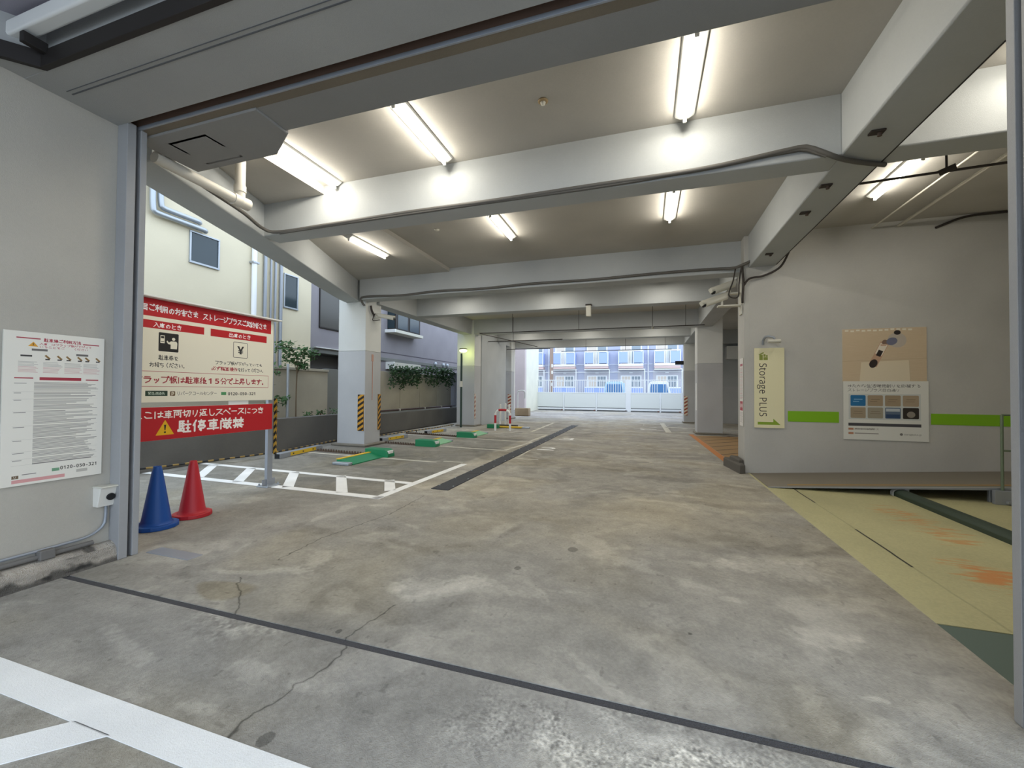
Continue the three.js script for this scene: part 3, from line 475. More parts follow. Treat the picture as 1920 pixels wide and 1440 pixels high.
  part('cap_strip', [bx(-0.03, 0.13, 2.722, 2.745, -W - 0.08, 0.02)], M.white, g, 'white cap along the top edge');
  for (const z of [-0.28, -W]) {
    part('post', [bx(-0.06, 0.0, 0, 2.7, z - 0.05, z + 0.05, 0.008)], M.steelGrey, g);
    const base = part('base_plate', [bx(-0.14, 0.1, 0, 0.02, z - 0.13, z + 0.13)], M.galvanised, g); for (const [ex, ez] of [[-0.11, -0.1], [-0.11, 0.1], [0.07, -0.1], [0.07, 0.1]]) part('anchor_bolt', [rod([ex, 0.02, z + ez], [ex, 0.05, z + ez], 0.014, 8)], M.galvanised, base);
    part('gusset', [prism([[-0.03, z - 0.12], [-0.03, z + 0.12], [-0.02, z + 0.12], [-0.02, z - 0.12]], 0.02, 0.12)], M.steelGrey, g);
  }
  const tape = canvasTex(64, 1024, (c, w, h) => { c.fillStyle = '#c8992e'; c.fillRect(0, 0, w, h); c.fillStyle = '#1d1a16'; for (let y = -64; y < h + 64; y += 128) { c.beginPath(); c.moveTo(0, y + 64); c.lineTo(w, y); c.lineTo(w, y + 64); c.lineTo(0, y + 128); c.fill(); } });
  const tp = part('tiger_stripe_guard', new THREE.BoxGeometry(0.06, 0.93, 0.012), mat({ map: tape, roughness: 0.6 }), g, 'yellow and black corner guard'); tp.position.set(0.03, 0.98, -W - 0.065);
  part('small_sticker', [bx(0.008, 0.012, 1.33, 1.43, -1.92, -1.6, 0)], M.white, g, 'small white label between the boards');
}
// entrance notice on the left wall
{
  const g = thing('parking_notice', 'white parking rules notice on the entrance wall', 'notice', [-4.8, 1.43, -2.165], Math.PI / 2);
  const tex = canvasTex(760, 1500, (c, w, h) => {
    const k = w / 0.63; c.fillStyle = '#e4dfd3'; c.fillRect(0, 0, w, h); const T = (s, x, y, ww, hh, col, wt) => letters(c, s, x * w, y * h, ww * w, hh * h, col, wt);
    c.fillStyle = '#a3313f'; c.fillRect(0.11 * w, 0.038 * h, 0.22 * w, 0.007 * h); c.fillRect(0.76 * w, 0.052 * h, 0.18 * w, 0.007 * h); T('駐車場ご利用方法', 0.36, 0.036, 0.38, 0.022, '#a3313f', 0.15);
    c.fillStyle = '#d69a34'; c.beginPath(); c.moveTo(0.265 * w, 0.063 * h); c.lineTo(0.31 * w, 0.094 * h); c.lineTo(0.215 * w, 0.094 * h); c.fill(); c.fillStyle = '#5a3a1c'; c.fillRect(0.26 * w, 0.072 * h, 0.008 * w, 0.015 * h);
    T('入庫時はフラップ板が下がって', 0.32, 0.066, 0.54, 0.015, '#b04a55', 0.13); T('いることをご確認ください', 0.32, 0.086, 0.5, 0.014, '#b04a55', 0.13);
    c.fillStyle = '#6b6662'; c.fillRect(0.25 * w, 0.108 * h, 0.15 * w, 0.014 * h); c.fillRect(0.69 * w, 0.126 * h, 0.13 * w, 0.014 * h);
    for (let i = 0; i < 4; i++) { const x = [0.13, 0.36, 0.57, 0.77][i] * w; c.fillStyle = '#3c3a38'; if (i === 0) { c.fillRect(x + 15, 0.152 * h, 80, 16); } else { c.fillStyle = '#8a6a3c'; for (const q of [0, 90]) { c.save(); c.translate(x + q + 20, 0.145 * h); c.rotate(0.8); c.fillRect(0, 0, 50, 16); c.restore(); c.fillStyle = '#33302e'; c.fillRect(x + q + 15, 0.172 * h, 32, 12); c.fillStyle = '#8a6a3c'; } }
      for (let r = 0; r < 9; r++) { c.fillStyle = r < 4 ? '#a7a29b' : '#c99a98'; c.fillRect(x, (0.195 + r * 0.0085) * h, (0.14 + rnd() * 0.05) * w, 4); } }
    c.fillStyle = '#a3313f'; c.fillRect(0.1 * w, 0.3 * h, 0.17 * w, 0.007 * h); c.fillRect(0.8 * w, 0.306 * h, 0.14 * w, 0.007 * h); c.fillRect(0.33 * w, 0.296 * h, 0.42 * w, 0.02 * h);
    let y = 0.33; for (let s = 0; s < 8; s++) { const rows = [7, 5, 9, 11, 10, 9, 5, 4][s]; c.fillStyle = '#8f8a84'; c.fillRect(0.1 * w, (y + 0.006) * h, (0.06 + rnd() * 0.07) * w, 6); for (let r = 0; r < rows; r++) { c.fillStyle = rnd() < 0.5 ? '#9c9790' : '#a9a49c'; c.fillRect(0.28 * w, y * h, (rnd() < 0.75 ? 0.52 + rnd() * 0.14 : 0.3 + rnd() * 0.15) * w, 7); y += 0.0082; } y += 0.006; c.fillStyle = '#b9b4aa'; c.fillRect(0.09 * w, y * h, 0.85 * w, 1.5); }
    c.fillStyle = '#7d7873'; c.fillRect(0.28 * w, 0.865 * h, 0.6 * w, 10); c.fillStyle = '#6f9a78'; c.fillRect(0.47 * w, 0.915 * h, 0.075 * w, 0.02 * h); T('0120-050-321', 0.55, 0.905, 0.4, 0.026, '#4a4742', 0.12);
    c.fillStyle = '#6d5a44'; c.fillRect(0.1 * w, 0.935 * h, 0.06 * w, 0.02 * h); T('リ', 0.11, 0.938, 0.035, 0.014, '#e4dfd3', 0.12); c.fillStyle = '#8b8680'; c.fillRect(0.19 * w, 0.93 * h, 0.13 * w, 8); c.fillStyle = '#d49a97'; c.fillRect(0.1 * w, 0.962 * h, 0.5 * w, 0.022 * h); c.fillStyle = '#b9b4aa'; c.fillRect(0.72 * w, 0.943 * h, 0.12 * w, 0.02 * h);
  });
  panel('sheet', 0.635, 1.245, 0.012, tex, g);
  g.position.x = -4.784;
}
// poster pair and storage sign on the poster wall
{
  const g = thing('photo_poster', 'upper poster with a photo of two figures on a cream floor', 'poster', [4.135, 2.31, -9.292], 0);
  const tex = canvasTex(900, 700, (c, w, h) => {
    c.fillStyle = '#c9b496'; c.fillRect(0, 0, w, h); for (let i = 0; i < 900; i++) { c.fillStyle = `rgba(${rnd() < 0.5 ? '226,208,176' : '176,150,120'},0.07)`; c.fillRect(rnd() * w, rnd() * h, 30 + rnd() * 90, 2 + rnd() * 5); }
    c.fillStyle = '#d9cbb0'; c.beginPath(); c.moveTo(210, 440); c.lineTo(720, 420); c.lineTo(730, 700); c.lineTo(190, 700); c.fill(); c.strokeStyle = '#bfae92'; c.lineWidth = 5; c.stroke(); c.strokeStyle = '#b09a7c'; c.lineWidth = 3; c.beginPath(); c.moveTo(0, 430); c.lineTo(900, 400); c.stroke();
    c.fillStyle = '#e0d8c6'; for (let i = 0; i < 12; i++) c.fillRect(30 + i * 62, 4 + rnd() * 14, 40, 22);
    c.fillStyle = '#bf9a80'; c.save(); c.translate(370, 400); c.rotate(0.42); c.fillRect(-45, -230, 95, 330); c.fillStyle = '#e3d8c8'; c.fillRect(-38, -210, 80, 150); c.fillStyle = '#2a201d'; c.fillRect(-20, -120, 52, 80); c.beginPath(); c.ellipse(0, 70, 42, 58, 0, 0, 7); c.fill(); c.fillStyle = '#7d6354'; c.beginPath(); c.ellipse(0, -235, 30, 34, 0, 0, 7); c.fill(); c.restore();
    c.fillStyle = '#b8ada0'; c.beginPath(); c.ellipse(595, 160, 100, 95, 0.6, 0, 7); c.fill(); c.fillStyle = '#6d6f83'; c.beginPath(); c.ellipse(540, 175, 60, 48, -0.4, 0, 7); c.fill(); c.fillStyle = '#241c1c'; c.beginPath(); c.ellipse(598, 62, 36, 30, 0, 0, 7); c.fill(); c.fillStyle = '#c9a890'; c.fillRect(420, 210, 60, 26);
  });
  panel('sheet', 1.26, 0.98, 0.006, tex, g);
}
{
  const g = thing('price_poster', 'lower white poster with eight picture tiles and a dark bar', 'poster', [4.15, 1.285, -9.286], 0);
  const tex = canvasTex(960, 800, (c, w, h) => {
    c.fillStyle = '#d9d8d0'; c.fillRect(0, 0, w, h); letters(c, 'ゆたかな生活環境創りを応援する', 50, 40, 830, 44, '#5e5a58', 0.1); letters(c, 'ストレージプラス目白通り', 50, 100, 600, 40, '#6a6664', 0.1);
    c.fillStyle = '#c3c6c2'; c.fillRect(62, 172, 812, 350);
    const col = ['#1d6a9c', '#a08c72', '#9d8a70', '#a5927a', '#9c8c74', '#98907e', '#5a6a7e', '#2c2620'];
    for (let i = 0; i < 8; i++) { const x = 84 + (i % 4) * 198, y = 190 + (i >> 2) * 166; c.fillStyle = col[i]; c.beginPath(); c.roundRect(x, y, 176, 148, 14); c.fill(); if (i === 6) { c.fillStyle = '#b9c0c4'; c.fillRect(x + 10, y + 12, 156, 40); c.fillStyle = '#2d4566'; c.fillRect(x + 10, y + 90, 156, 50); } else if (i === 7) { c.fillStyle = '#8d867a'; c.beginPath(); c.ellipse(x + 90, y + 90, 46, 42, 0, 0, 7); c.fill(); } else { c.fillStyle = i ? '#7a6a54' : '#9fc4dc'; c.fillRect(x + 40, y + 52, 100, 7); c.fillRect(x + 30, y + 82, 70 + 10 * i, 6); } }
    c.fillStyle = '#47464a'; c.fillRect(58, 572, 820, 40); for (const y of [640, 700]) { c.fillStyle = '#b07a5c'; c.fillRect(58, y, 60, 28); c.fillStyle = '#96928c'; c.fillRect(130, y + 6, 200 + rnd() * 120, 14); } letters(c, 'ストレージプラス', 130, 640, 280, 26, '#7d7872', 0.1); c.fillStyle = '#6f6c68'; c.beginPath(); c.arc(660, 712, 17, 0, 7); c.fill(); c.font = '30px sans-serif'; c.fillText('storageplus.jp', 690, 722);
  });
  panel('sheet', 1.27, 1.08, 0.006, tex, g);
}
{
  const g = thing('storage_sign', 'tall cream sign reading Storage PLUS with a green arrow', 'sign', [2.3, 1.695, -9.28], 0);
  const tex = canvasTex(520, 1560, (c, w, h) => {
    c.fillStyle = '#e6dfb8'; c.fillRect(0, 0, w, h); c.save(); c.translate(75, 270); c.rotate(Math.PI / 2); c.font = '175px sans-serif'; c.fillStyle = '#3a3430'; const L = (s, x, ww) => { const m = c.measureText(s).width; c.save(); c.translate(x, 0); c.scale(ww / m, 1); c.fillText(s, 0, -16); c.restore(); }; L('Storage', 20, 610); L('PLUS', 690, 385); c.restore();
    c.fillStyle = '#8a9440'; c.beginPath(); c.moveTo(70, 130); c.lineTo(165, 75); c.lineTo(165, 105); c.lineTo(110, 130); c.lineTo(150, 130); c.lineTo(150, 235); c.lineTo(90, 235); c.lineTo(90, 130); c.fill(); c.fillRect(162, 120, 36, 50); c.fillRect(162, 180, 75, 55); c.fillRect(204, 140, 32, 34);
    c.fillStyle = '#86a22c'; c.beginPath(); c.moveTo(60, 1445); c.lineTo(330, 1445); c.lineTo(330, 1380); c.lineTo(455, 1500); c.lineTo(60, 1500); c.fill();
  });
  panel('sign_plate', 0.52, 1.57, 0.018, tex, g);
  part('lamp_arm', [hose([[-0.1, 0.86, -0.02], [-0.1, 0.95, 0.02], [-0.06, 1.0, 0.1], [0.02, 0.98, 0.16], [0.06, 0.94, 0.17]], 0.022, 8, 30)], M.steelGrey, g, 'small curved lamp arm above the plate');
  part('lamp_head', [rod([-0.06, 0.9, 0.17], [0.15, 0.9, 0.17], 0.035, 16)], M.offWhite, g);
}
one('wall_stripe', [bx(2.62, 3.45, 1.045, 1.25, -9.305, -9.294, 0.001)], M.greenVinyl, 'bright green stripe between the storage sign and the posters', 'stripe');
one('wall_stripe', [bx(4.82, 6.4, 1.055, 1.25, -9.305, -9.294, 0.001)], M.greenVinyl, 'bright green stripe right of the posters', 'stripe');
{
  const g = thing('column_notice', 'narrow white and red notice on the lane face of the wall corner', 'notice', [1.858, 1.61, -9.5], -Math.PI / 2);
  panel('sheet', 0.3, 1.38, 0.008, canvasTex(240, 1100, (c, w, h) => { c.fillStyle = '#e2ddd8'; c.fillRect(0, 0, w, h); c.fillStyle = '#b0606a'; c.fillRect(30, 90, 180, 40); for (let i = 0; i < 30; i++) { c.fillStyle = i % 4 ? '#bdb6b2' : '#c79a98'; c.fillRect(28, 160 + i * 17, 150 + rnd() * 40, 7); } c.fillStyle = '#b03c48'; c.fillRect(20, 700, 200, 150); letters(c, '駐停車', 40, 740, 160, 60, '#e8d8d4', 0.14); for (let i = 0; i < 9; i++) { c.fillStyle = '#bdb6b2'; c.fillRect(28, 880 + i * 19, 150 + rnd() * 40, 7); } }), g);
}
// intercom-like white box with a conduit on the entrance wall
{
  const g = thing('sensor_box', 'small white box with a round black eye low on the entrance wall', 'box', [-4.8, 0.6, -2.52], 0);
  const s = new THREE.Shape([[0, -0.085], [0.055, -0.085], [0.1, 0.085], [0, 0.085]].map((p) => new THREE.Vector2(...p))); const b = new THREE.ExtrudeGeometry(s, { depth: 0.16, bevelEnabled: true, bevelSize: 0.006, bevelThickness: 0.006, bevelSegments: 2 }); b.translate(0, 0, -0.08);
  part('housing', metres(b), mat({ color: 0xdbd8cf, roughness: 0.5 }), g); part('hood', [bx(0, 0.13, 0.085, 0.1, -0.095, 0.095)], M.offWhite, g); part('eye', [rod([0.066, 0.0, 0.0], [0.098, -0.008, 0.0], 0.032, 20)], M.black, g);
  part('conduit', [hose([[0.02, -0.09, 0.0], [0.02, -0.2, 0.0], [0.02, -0.28, 0.02], [0.02, -0.34, 0.12], [0.02, -0.352, 0.3], [0.02, -0.356, 0.8], [0.02, -0.356, 2.2]], 0.012, 8, 60)], M.steelGrey, g, 'thin conduit bending along the wall foot');
}
one('conduit_clamp', [bx(-4.795, -4.72, 0.17, 0.25, -2.16, -2.06, 0.01), rod([-4.76, 0.2, -2.42], [-4.76, 0.195, 3], 0.02, 10)], mat({ color: 0x6d6a66, roughness: 0.7 }), 'grey pipe with a clamp lying above the entrance kerb', 'pipe');
// height-limit style black plate
one('hanging_plate', [bx(1.45, 1.88, 3.02, 3.22, -23.2, -23.16)], M.black, 'black rectangular plate beside the far right column', 'sign');

// ---------------------------------------------------------------- cones
function cone(label, x, z, m, h = 0.7) {
  const g = thing('traffic_cone', label, 'cone', [x, 0, z]);
  part('shell', lathe([[0.025, 0.64], [0.03, 0.66], [0.036, 0.66], [0.04, 0.63], [0.048, 0.6], [0.13, 0.08], [0.15, 0.045], [0.165, 0.04]], 36), m, g);
  const s = new THREE.Shape(); s.absarc(0, 0, 0.19, 0, Math.PI * 2); const b = new THREE.ExtrudeGeometry(s, { depth: 0.03, bevelEnabled: true, bevelSize: 0.008, bevelThickness: 0.008, bevelSegments: 2, curveSegments: 8 }); b.rotateX(-Math.PI / 2); b.translate(0, 0.008, 0); part('base', metres(b), m, g);
  g.scale.setScalar(h / 0.66); return g;
}
cone('blue plastic traffic cone beside the shutter guide', -5.36, -3.3, M.coneBlue, 0.7);
cone('red plastic traffic cone below the big sign', -5.42, -3.74, M.coneRed, 0.69);
cone('red cone mostly hidden behind the shutter guide', -5.62, -2.97, M.coneRed, 0.69);

// ---------------------------------------------------------------- floor markings
const mark = (outline, y = 0.004) => prism(outline, -0.002, y);
const strip = (x0, z0, x1, z1, w) => { const dx = x1 - x0, dz = z1 - z0, l = Math.hypot(dx, dz), nx = -dz / l * w / 2, nz = dx / l * w / 2; return mark([[x0 + nx, z0 + nz], [x1 + nx, z1 + nz], [x1 - nx, z1 - nz], [x0 - nx, z0 - nz]]); };
{ const g = thing('hatched_marking', 'white hatched no-stopping box painted in front of the sign post', 'marking');
  part('line', [strip(-9.0, -5.35, -3.72, -5.26, 0.15)], M.lineWhite, g); part('line', [strip(-9.0, -6.4, -3.84, -6.25, 0.13)], M.lineWhite, g); part('line', [strip(-3.78, -5.19, -3.75, -8.27, 0.14)], M.lineWhite, g);
  for (const [x0, x1] of [[-8.6, -7.6], [-7.55, -6.65], [-6.45, -5.55], [-5.36, -4.48], [-4.32, -3.86]]) part('hatch_bar', [strip(x0, -6.34, x1, x1 > -4 ? -5.68 : -5.32, 0.17)], M.lineWhite, g); }
{ const g = thing('hatched_marking', 'bold white striped marking at the very front of the floor', 'marking');
  part('line', [mark([[-4.65, -1.41], [-3.6, -1.425], [-0.6, -1.43], [-0.6, -1.262], [-3.1, -1.262], [-4.65, -1.25]])], M.lineWhite, g);
  for (const x of [-3.6, -2.47, -1.3]) part('hatch_bar', [mark([[x - 0.13, -1.27], [x + 0.13, -1.27], [x - 0.85, -0.35], [x - 1.1, -0.35]])], M.lineWhite, g); }
const stall = (label, pts) => { const g = thing('stall_line', label, 'marking'); for (const p of pts) part('line', [strip(...p)], M.lineWorn, g); };
stall('white stall line reaching from the ribbed cable past the near green flap', [[-8.2, -8.42, -4.42, -8.26, 0.1], [-4.33, -8.42, -3.86, -8.44, 0.06]]);
stall('white stall corner beside the second green flap', [[-7.9, -10.83, -3.6, -10.5, 0.1], [-3.6, -10.5, -3.4, -12.45, 0.11]]);
stall('white stall line between the second and third green flaps', [[-8.6, -13.1, -3.38, -12.5, 0.1]]);
stall('white stall corner behind the third green flap', [[-8.4, -15.5, -3.42, -14.78, 0.1], [-3.5, -12.62, -3.42, -14.72, 0.11]]);
stall('white stall corner beyond the red and white hoop', [[-6.6, -20.7, -4.3, -20.6, 0.12], [-4.42, -20.6, -4.25, -15.6, 0.12]]);
stall('white stall lines left of the large grey column', [[0.78, -22.4, 0.86, -17.4, 0.22], [0.78, -22.4, 2.4, -22.7, 0.14], [0.82, -19.9, 2.1, -19.9, 0.2], [0.85, -17.5, 1.9, -17.55, 0.12]]);
one('floor_paint_streak', [strip(-2.98, -9.3, -2.38, -9.38, 0.04), strip(-2.94, -9.6, -2.97, -10.8, 0.05)], M.lineWorn, 'faint white paint streak beside the drain strip', 'marking');
one('orange_line', [strip(1.8, -10.2, 1.62, -17.0, 0.16)], M.orange, 'orange floor line running to the large grey column', 'marking');
{ const g = thing('orange_hatching', 'brown orange hatched patch right of the orange line', 'marking'); part('field', [mark([[1.9, -10.3], [3.4, -10.5], [3.4, -16.6], [1.72, -16.6]], 0.003)], mat({ color: 0x93764f, roughness: 0.9 }), g); for (let i = 0; i < 7; i++) part('hatch_bar', [strip(1.85, -11 - i * 0.8, 3.2, -12.2 - i * 0.8, 0.06)], mat({ color: 0x5d4a38, roughness: 0.9 }), g); }
const font = await new FontLoader().loadAsync('fonts/droid/droid_sans_regular.typeface.json');
const num = (s, x, z, w, d, label, ry = 0, m = M.lineWorn) => { const g = new TextGeometry(s, { font, size: 1, depth: 0.004, curveSegments: 6, bevelEnabled: false }); g.computeBoundingBox(); const b = g.boundingBox; g.translate(-(b.min.x + b.max.x) / 2, -(b.min.y + b.max.y) / 2, 0); g.scale(w / (b.max.x - b.min.x), d / (b.max.y - b.min.y), 1); g.rotateX(-Math.PI / 2); g.rotateY(ry); const o = one('floor_number', g, m, label, 'marking'); o.position.set(x, 0.0, z); };
num('2', -2.6, -11.25, 0.46, 0.55, 'white painted number 2 beside the drain strip', 0, M.lineWhite);
num('3', -2.5, -13.75, 0.46, 0.6, 'white painted number 3, farther of the two numbers beside the drain strip', 0, M.lineWhite);
num('1', 0.1, -18.5, 0.25, 0.66, 'white painted number facing the right bays, nearer of two', Math.PI / 2, M.lineWhite);
num('7', 0.12, -20.9, 0.35, 0.5, 'white painted number facing the right bays, farther of two', Math.PI / 2);
num('2', 0.0, -9.8, 0.36, 0.45, 'worn faint number in the middle of the lane', 0, mat({ color: 0xb0aa9c, roughness: 0.9 }));

// drain cover strip
{ const g = thing('drain_cover', 'long black drain cover strip along the lane', 'drain'); const L = 13.3 / 10;
  for (let i = 0; i < 10; i++) { const z = -6.0 - i * L; const p = part('plate', [bx(-3.31, -3.0, -0.02, 0.012, z - L + 0.008, z - 0.004, 0.004)], mat({ color: 0x33353a, roughness: 0.7, bumpMap: roughBump, bumpScale: 0.004 }), g); for (const bz of [0.25, 0.85]) for (const e of [-3.28, -3.03]) part('bolt', [rod([e, 0.01, z - bz], [e, 0.018, z - bz], 0.014, 8)], M.galvanised, p); } }
one('floor_plate', [bx(-4.62, -4.05, -0.01, 0.006, -2.9, -2.76, 0.003)], M.steelGrey, 'flat grey metal plate on the floor inside the shutter line', 'plate');

// ---------------------------------------------------------------- flap locks, wheel stops, ribbed cable covers
const ribMat = mat({ color: 0x54463a, roughness: 0.85 });
function flap(label, boxAt, dir, len) {       // lock box with its flap plate lying along z
  const g = thing('flap_lock', label, 'parking lock', boxAt);
  const s = new THREE.Shape(); s.moveTo(-0.3, 0); s.lineTo(0.32, 0); s.lineTo(0.32, 0.05); s.quadraticCurveTo(0.3, 0.17, 0.2, 0.175); s.lineTo(-0.3, 0.175); const b = new THREE.ExtrudeGeometry(s, { depth: 0.26, bevelEnabled: true, bevelSize: 0.012, bevelThickness: 0.012, bevelSegments: 2 }); b.translate(0, 0, -0.13); part('lock_box', metres(b), M.flapGreen, g, 'green metal box');
  part('reflector', [bx(0.25, 0.325, 0.06, 0.15, -0.1, 0.1, 0.01)], M.white, g);
  const z0 = dir * 0.13, z1 = dir * len, pl = part('flap_plate', [(() => { const q = new THREE.Shape([[-0.2, 0], [0.22, 0], [0.22, 0.02], [-0.12, 0.1], [-0.2, 0.1]].map((p) => new THREE.Vector2(...p))); const e = new THREE.ExtrudeGeometry(q, { depth: Math.abs(z1 - z0), bevelEnabled: false }); e.translate(0, 0, Math.min(z0, z1)); return metres(e); })()], dir > 0 ? M.flapGreen : M.flapPale, g, 'sloping flap plate');
  part('yellow_edge', [bx(-0.22, -0.13, 0.095, 0.115, Math.min(z0, z1), Math.max(z0, z1))], M.yellow, pl);
  part('end_foot', [bx(-0.22, 0.2, 0, 0.06, z1 - 0.02, z1 + dir * 0.12, 0.015)], M.galvanised, g, 'grey end foot');
  return g;
}
flap('green flap lock nearest the white column, flap towards the viewer', [-6.12, 0, -8.55], 1, 1.22);
flap('second green flap lock beyond the white column', [-5.95, 0, -10.55], -1, 1.15);
flap('third and farthest green flap lock', [-5.8, 0, -12.95], -1, 1.4);
{ const g = thing('flap_lock', 'small green flap lock behind the red and white hoop', 'parking lock', [-6.2, 0, -16.6]); part('lock_box', [bx(-0.25, 0.25, 0, 0.17, -0.12, 0.12, 0.02)], M.flapGreen, g); part('flap_plate', [bx(-0.1, 1.2, 0.02, 0.07, -0.5, -0.2)], M.yellow, g); part('end_foot', [bx(1.2, 1.5, 0, 0.06, -0.45, -0.25)], M.galvanised, g); }
const wheelStop = (label, x0, z0, x1, z1) => { const g = thing('wheel_stop', label, 'wheel stop', [(x0 + x1) / 2, 0, (z0 + z1) / 2], Math.atan2(x1 - x0, z1 - z0)), l = Math.hypot(x1 - x0, z1 - z0); part('bar', [bx(-0.07, 0.07, 0, 0.12, -l / 2, l / 2, 0.012)], M.steelGrey, g); part('yellow_band', [bx(0.066, 0.076, 0.02, 0.105, -l * 0.32, l * 0.28, 0.002)], M.yellow, g); for (const e of [-0.24, 0, 0.22]) part('dark_mark', [bx(0.074, 0.079, 0.05, 0.08, e * l - 0.02, e * l + 0.02, 0)], M.black, g); part('end_cap', [bx(-0.06, 0.06, 0.01, 0.11, l / 2, l / 2 + 0.008, 0)], M.black, g); };
wheelStop('grey and yellow wheel stop left of the near green flap', -8.3, -9.0, -8.02, -7.38);
wheelStop('grey and yellow wheel stop at the foot of the white column', -7.68, -12.2, -7.76, -10.9);
wheelStop('grey and yellow wheel stop in the third stall', -7.46, -14.6, -7.62, -13.4);
const ribs = (label, x0, z0, x1, z1) => { const n = Math.round(Math.hypot(x1 - x0, z1 - z0) / 0.09), list = []; for (let i = 0; i < n; i++) { const t = (i + 0.5) / n, x = x0 + (x1 - x0) * t, z = z0 + (z1 - z0) * t; list.push(rod([x, 0, z - 0.05], [x, 0.05, z - 0.05], 0.028, 6, 0.02), rod([x, 0, z + 0.05], [x, 0.05, z + 0.05], 0.028, 6, 0.02)); } list.push(strip(x0, z0, x1, z1, 0.18)); one('cable_cover', list, ribMat, label, 'cable cover'); };
ribs('brown ribbed cable cover leading to the near green flap', -8.15, -8.76, -6.45, -8.6); ribs('brown ribbed cable cover leading to the second green flap', -7.6, -10.72, -6.25, -10.58); ribs('brown ribbed cable cover leading to the third green flap', -8.4, -13.35, -6.1, -13.0);
// striped rope along the foot of the boundary wall
{ const list = [], pts = [[-8.95, 0.16, -4.6], [-8.75, 0.13, -5.1], [-8.6, 0.11, -6.1], [-8.4, 0.1, -7.4], [-8.5, 0.1, -8.8], [-8.75, 0.1, -10.6], [-8.45, 0.08, -11.8], [-8.3, 0.08, -13.4], [-8.1, 0.08, -15.4], [-8.2, 0.08, -16.9]];
  const c = new THREE.CatmullRomCurve3(pts.map((p) => new THREE.Vector3(...p))), n = 120, g = thing('striped_rope', 'yellow and black rope strung along the foot of the boundary wall', 'rope');
  const ends = [[], []]; for (let i = 0; i < n; i++) { const a = c.getPointAt(i / n), b = c.getPointAt((i + 1) / n); ends[i % 2].push(rod(a.toArray(), b.toArray(), 0.02, 6)); }
  part('yellow_strand', ends[0], mat({ color: 0x8e7440, roughness: 0.85 }), g); part('black_strand', ends[1], M.black, g);
  for (const t of [0.02, 0.3, 0.52, 0.75, 0.98]) { const p = c.getPointAt(t); part('peg', [rod([p.x, 0, p.z], [p.x, p.y + 0.02, p.z], 0.014, 8)], M.darkMetal, g); } }
// tiger tape on columns
const tiger = canvasTex(64, 512, (c, w, h) => { c.fillStyle = '#c58f2c'; c.fillRect(0, 0, w, h); c.fillStyle = '#1b1814'; for (let y = -64; y < h + 64; y += 74) { c.beginPath(); c.moveTo(0, y + 60); c.lineTo(w, y); c.lineTo(w, y + 36); c.lineTo(0, y + 96); c.fill(); } });
const tigerMat = mat({ map: tiger, roughness: 0.6 }), tigerRed = mat({ roughness: 0.6, map: canvasTex(64, 512, (c, w, h) => { c.fillStyle = '#d9cfb8'; c.fillRect(0, 0, w, h); c.fillStyle = '#9c4a34'; for (let y = -64; y < h + 64; y += 90) { c.beginPath(); c.moveTo(0, y + 50); c.lineTo(w, y); c.lineTo(w, y + 45); c.lineTo(0, y + 95); c.fill(); } }) });
const guard = (label, x, y0, y1, z, w, ry, m = tigerMat) => { const o = one('corner_guard', new THREE.BoxGeometry(w, y1 - y0, 0.02), m, label, 'corner guard'); o.position.set(x, (y0 + y1) / 2, z); o.rotation.y = ry; };
guard('yellow and black striped guard on the front edge of the white column', -7.64, 0.44, 1.46, -9.79, 0.2, 0);
guard('yellow and black striped guard on the rear edge of the white column', -7.51, 0.42, 1.47, -10.45, 0.12, Math.PI / 2);
guard('striped guard on the lamp column', -7.25, 0.35, 1.45, -17.06, 0.1, Math.PI / 2, tigerRed);
guard('striped guard on the column at the left of the courtyard', -7.36, 0.35, 1.4, -22.29, 0.2, 0, tigerRed);
guard('striped guard on the farther right column', 1.95, 0.4, 1.4, -22.99, 0.16, 0, tigerRed);
one('fire_tag', [bx(-7.522, -7.51, 2.42, 2.62, -10.16, -10.08, 0.002), rod([-7.512, 1.3, -10.12], [-7.512, 2.42, -10.12], 0.01, 6)], mat({ color: 0xb98f7e, roughness: 0.7 }), 'small pinkish tag with a wire on the side of the white column', 'tag');
one('pillar_strip', [bx(-7.262, -7.25, 0.5, 3.9, -22.98, -22.8, 0.002)], M.white, 'white lettered strip on the column left of the courtyard', 'sign');
one('pillar_strip', [bx(1.845, 1.862, 0.9, 1.95, -17.55, -17.3, 0.002)], M.white, 'white reflective strip on the large grey column', 'strip');

// hoop bollard, poles and lamp
{ const g = thing('hoop_bollard', 'red and white striped hoop bollard in the far stall', 'bollard', [-5.43, 0, -15.6]); const r = 0.045, seg = (a, b, m) => part('tube_section', [rod(a, b, r, 14)], m, g);
  for (const s of [-1, 1]) { seg([s * 0.31, 0, 0], [s * 0.31, 0.3, 0], M.white); seg([s * 0.31, 0.3, 0], [s * 0.31, 0.62, 0], M.coneRed); const arc = []; for (let i = 0; i <= 8; i++) { const t = i / 8 * 1.25; arc.push([s * (0.1 + 0.21 * Math.cos(t)), 0.62 + 0.21 * Math.sin(t), 0]); } part('tube_section', [hose(arc, r, 12, 24)], M.white, g); }
  part('tube_section', [hose([[0.17, 0.818, 0], [0.1, 0.832, 0], [-0.1, 0.832, 0], [-0.17, 0.818, 0]], r, 12, 16)], M.coneRed, g); }
for (const [x, z, h] of [[-6.35, -17.9, 0.95], [-6.1, -17.9, 1.0], [-5.92, -17.9, 0.95]]) one('white_post', [rod([x, 0, z], [x, h, z], 0.045, 12), rod([x, 0, z], [x, 0.05, z], 0.09, 12), rod([x, h, z], [x, h + 0.03, z], 0.048, 12, 0.03)], M.white, ['leftmost', 'middle', 'rightmost'][[-6.35, -6.1, -5.92].indexOf(x)] + ' of three slim white posts behind the hoop bollard', 'post');
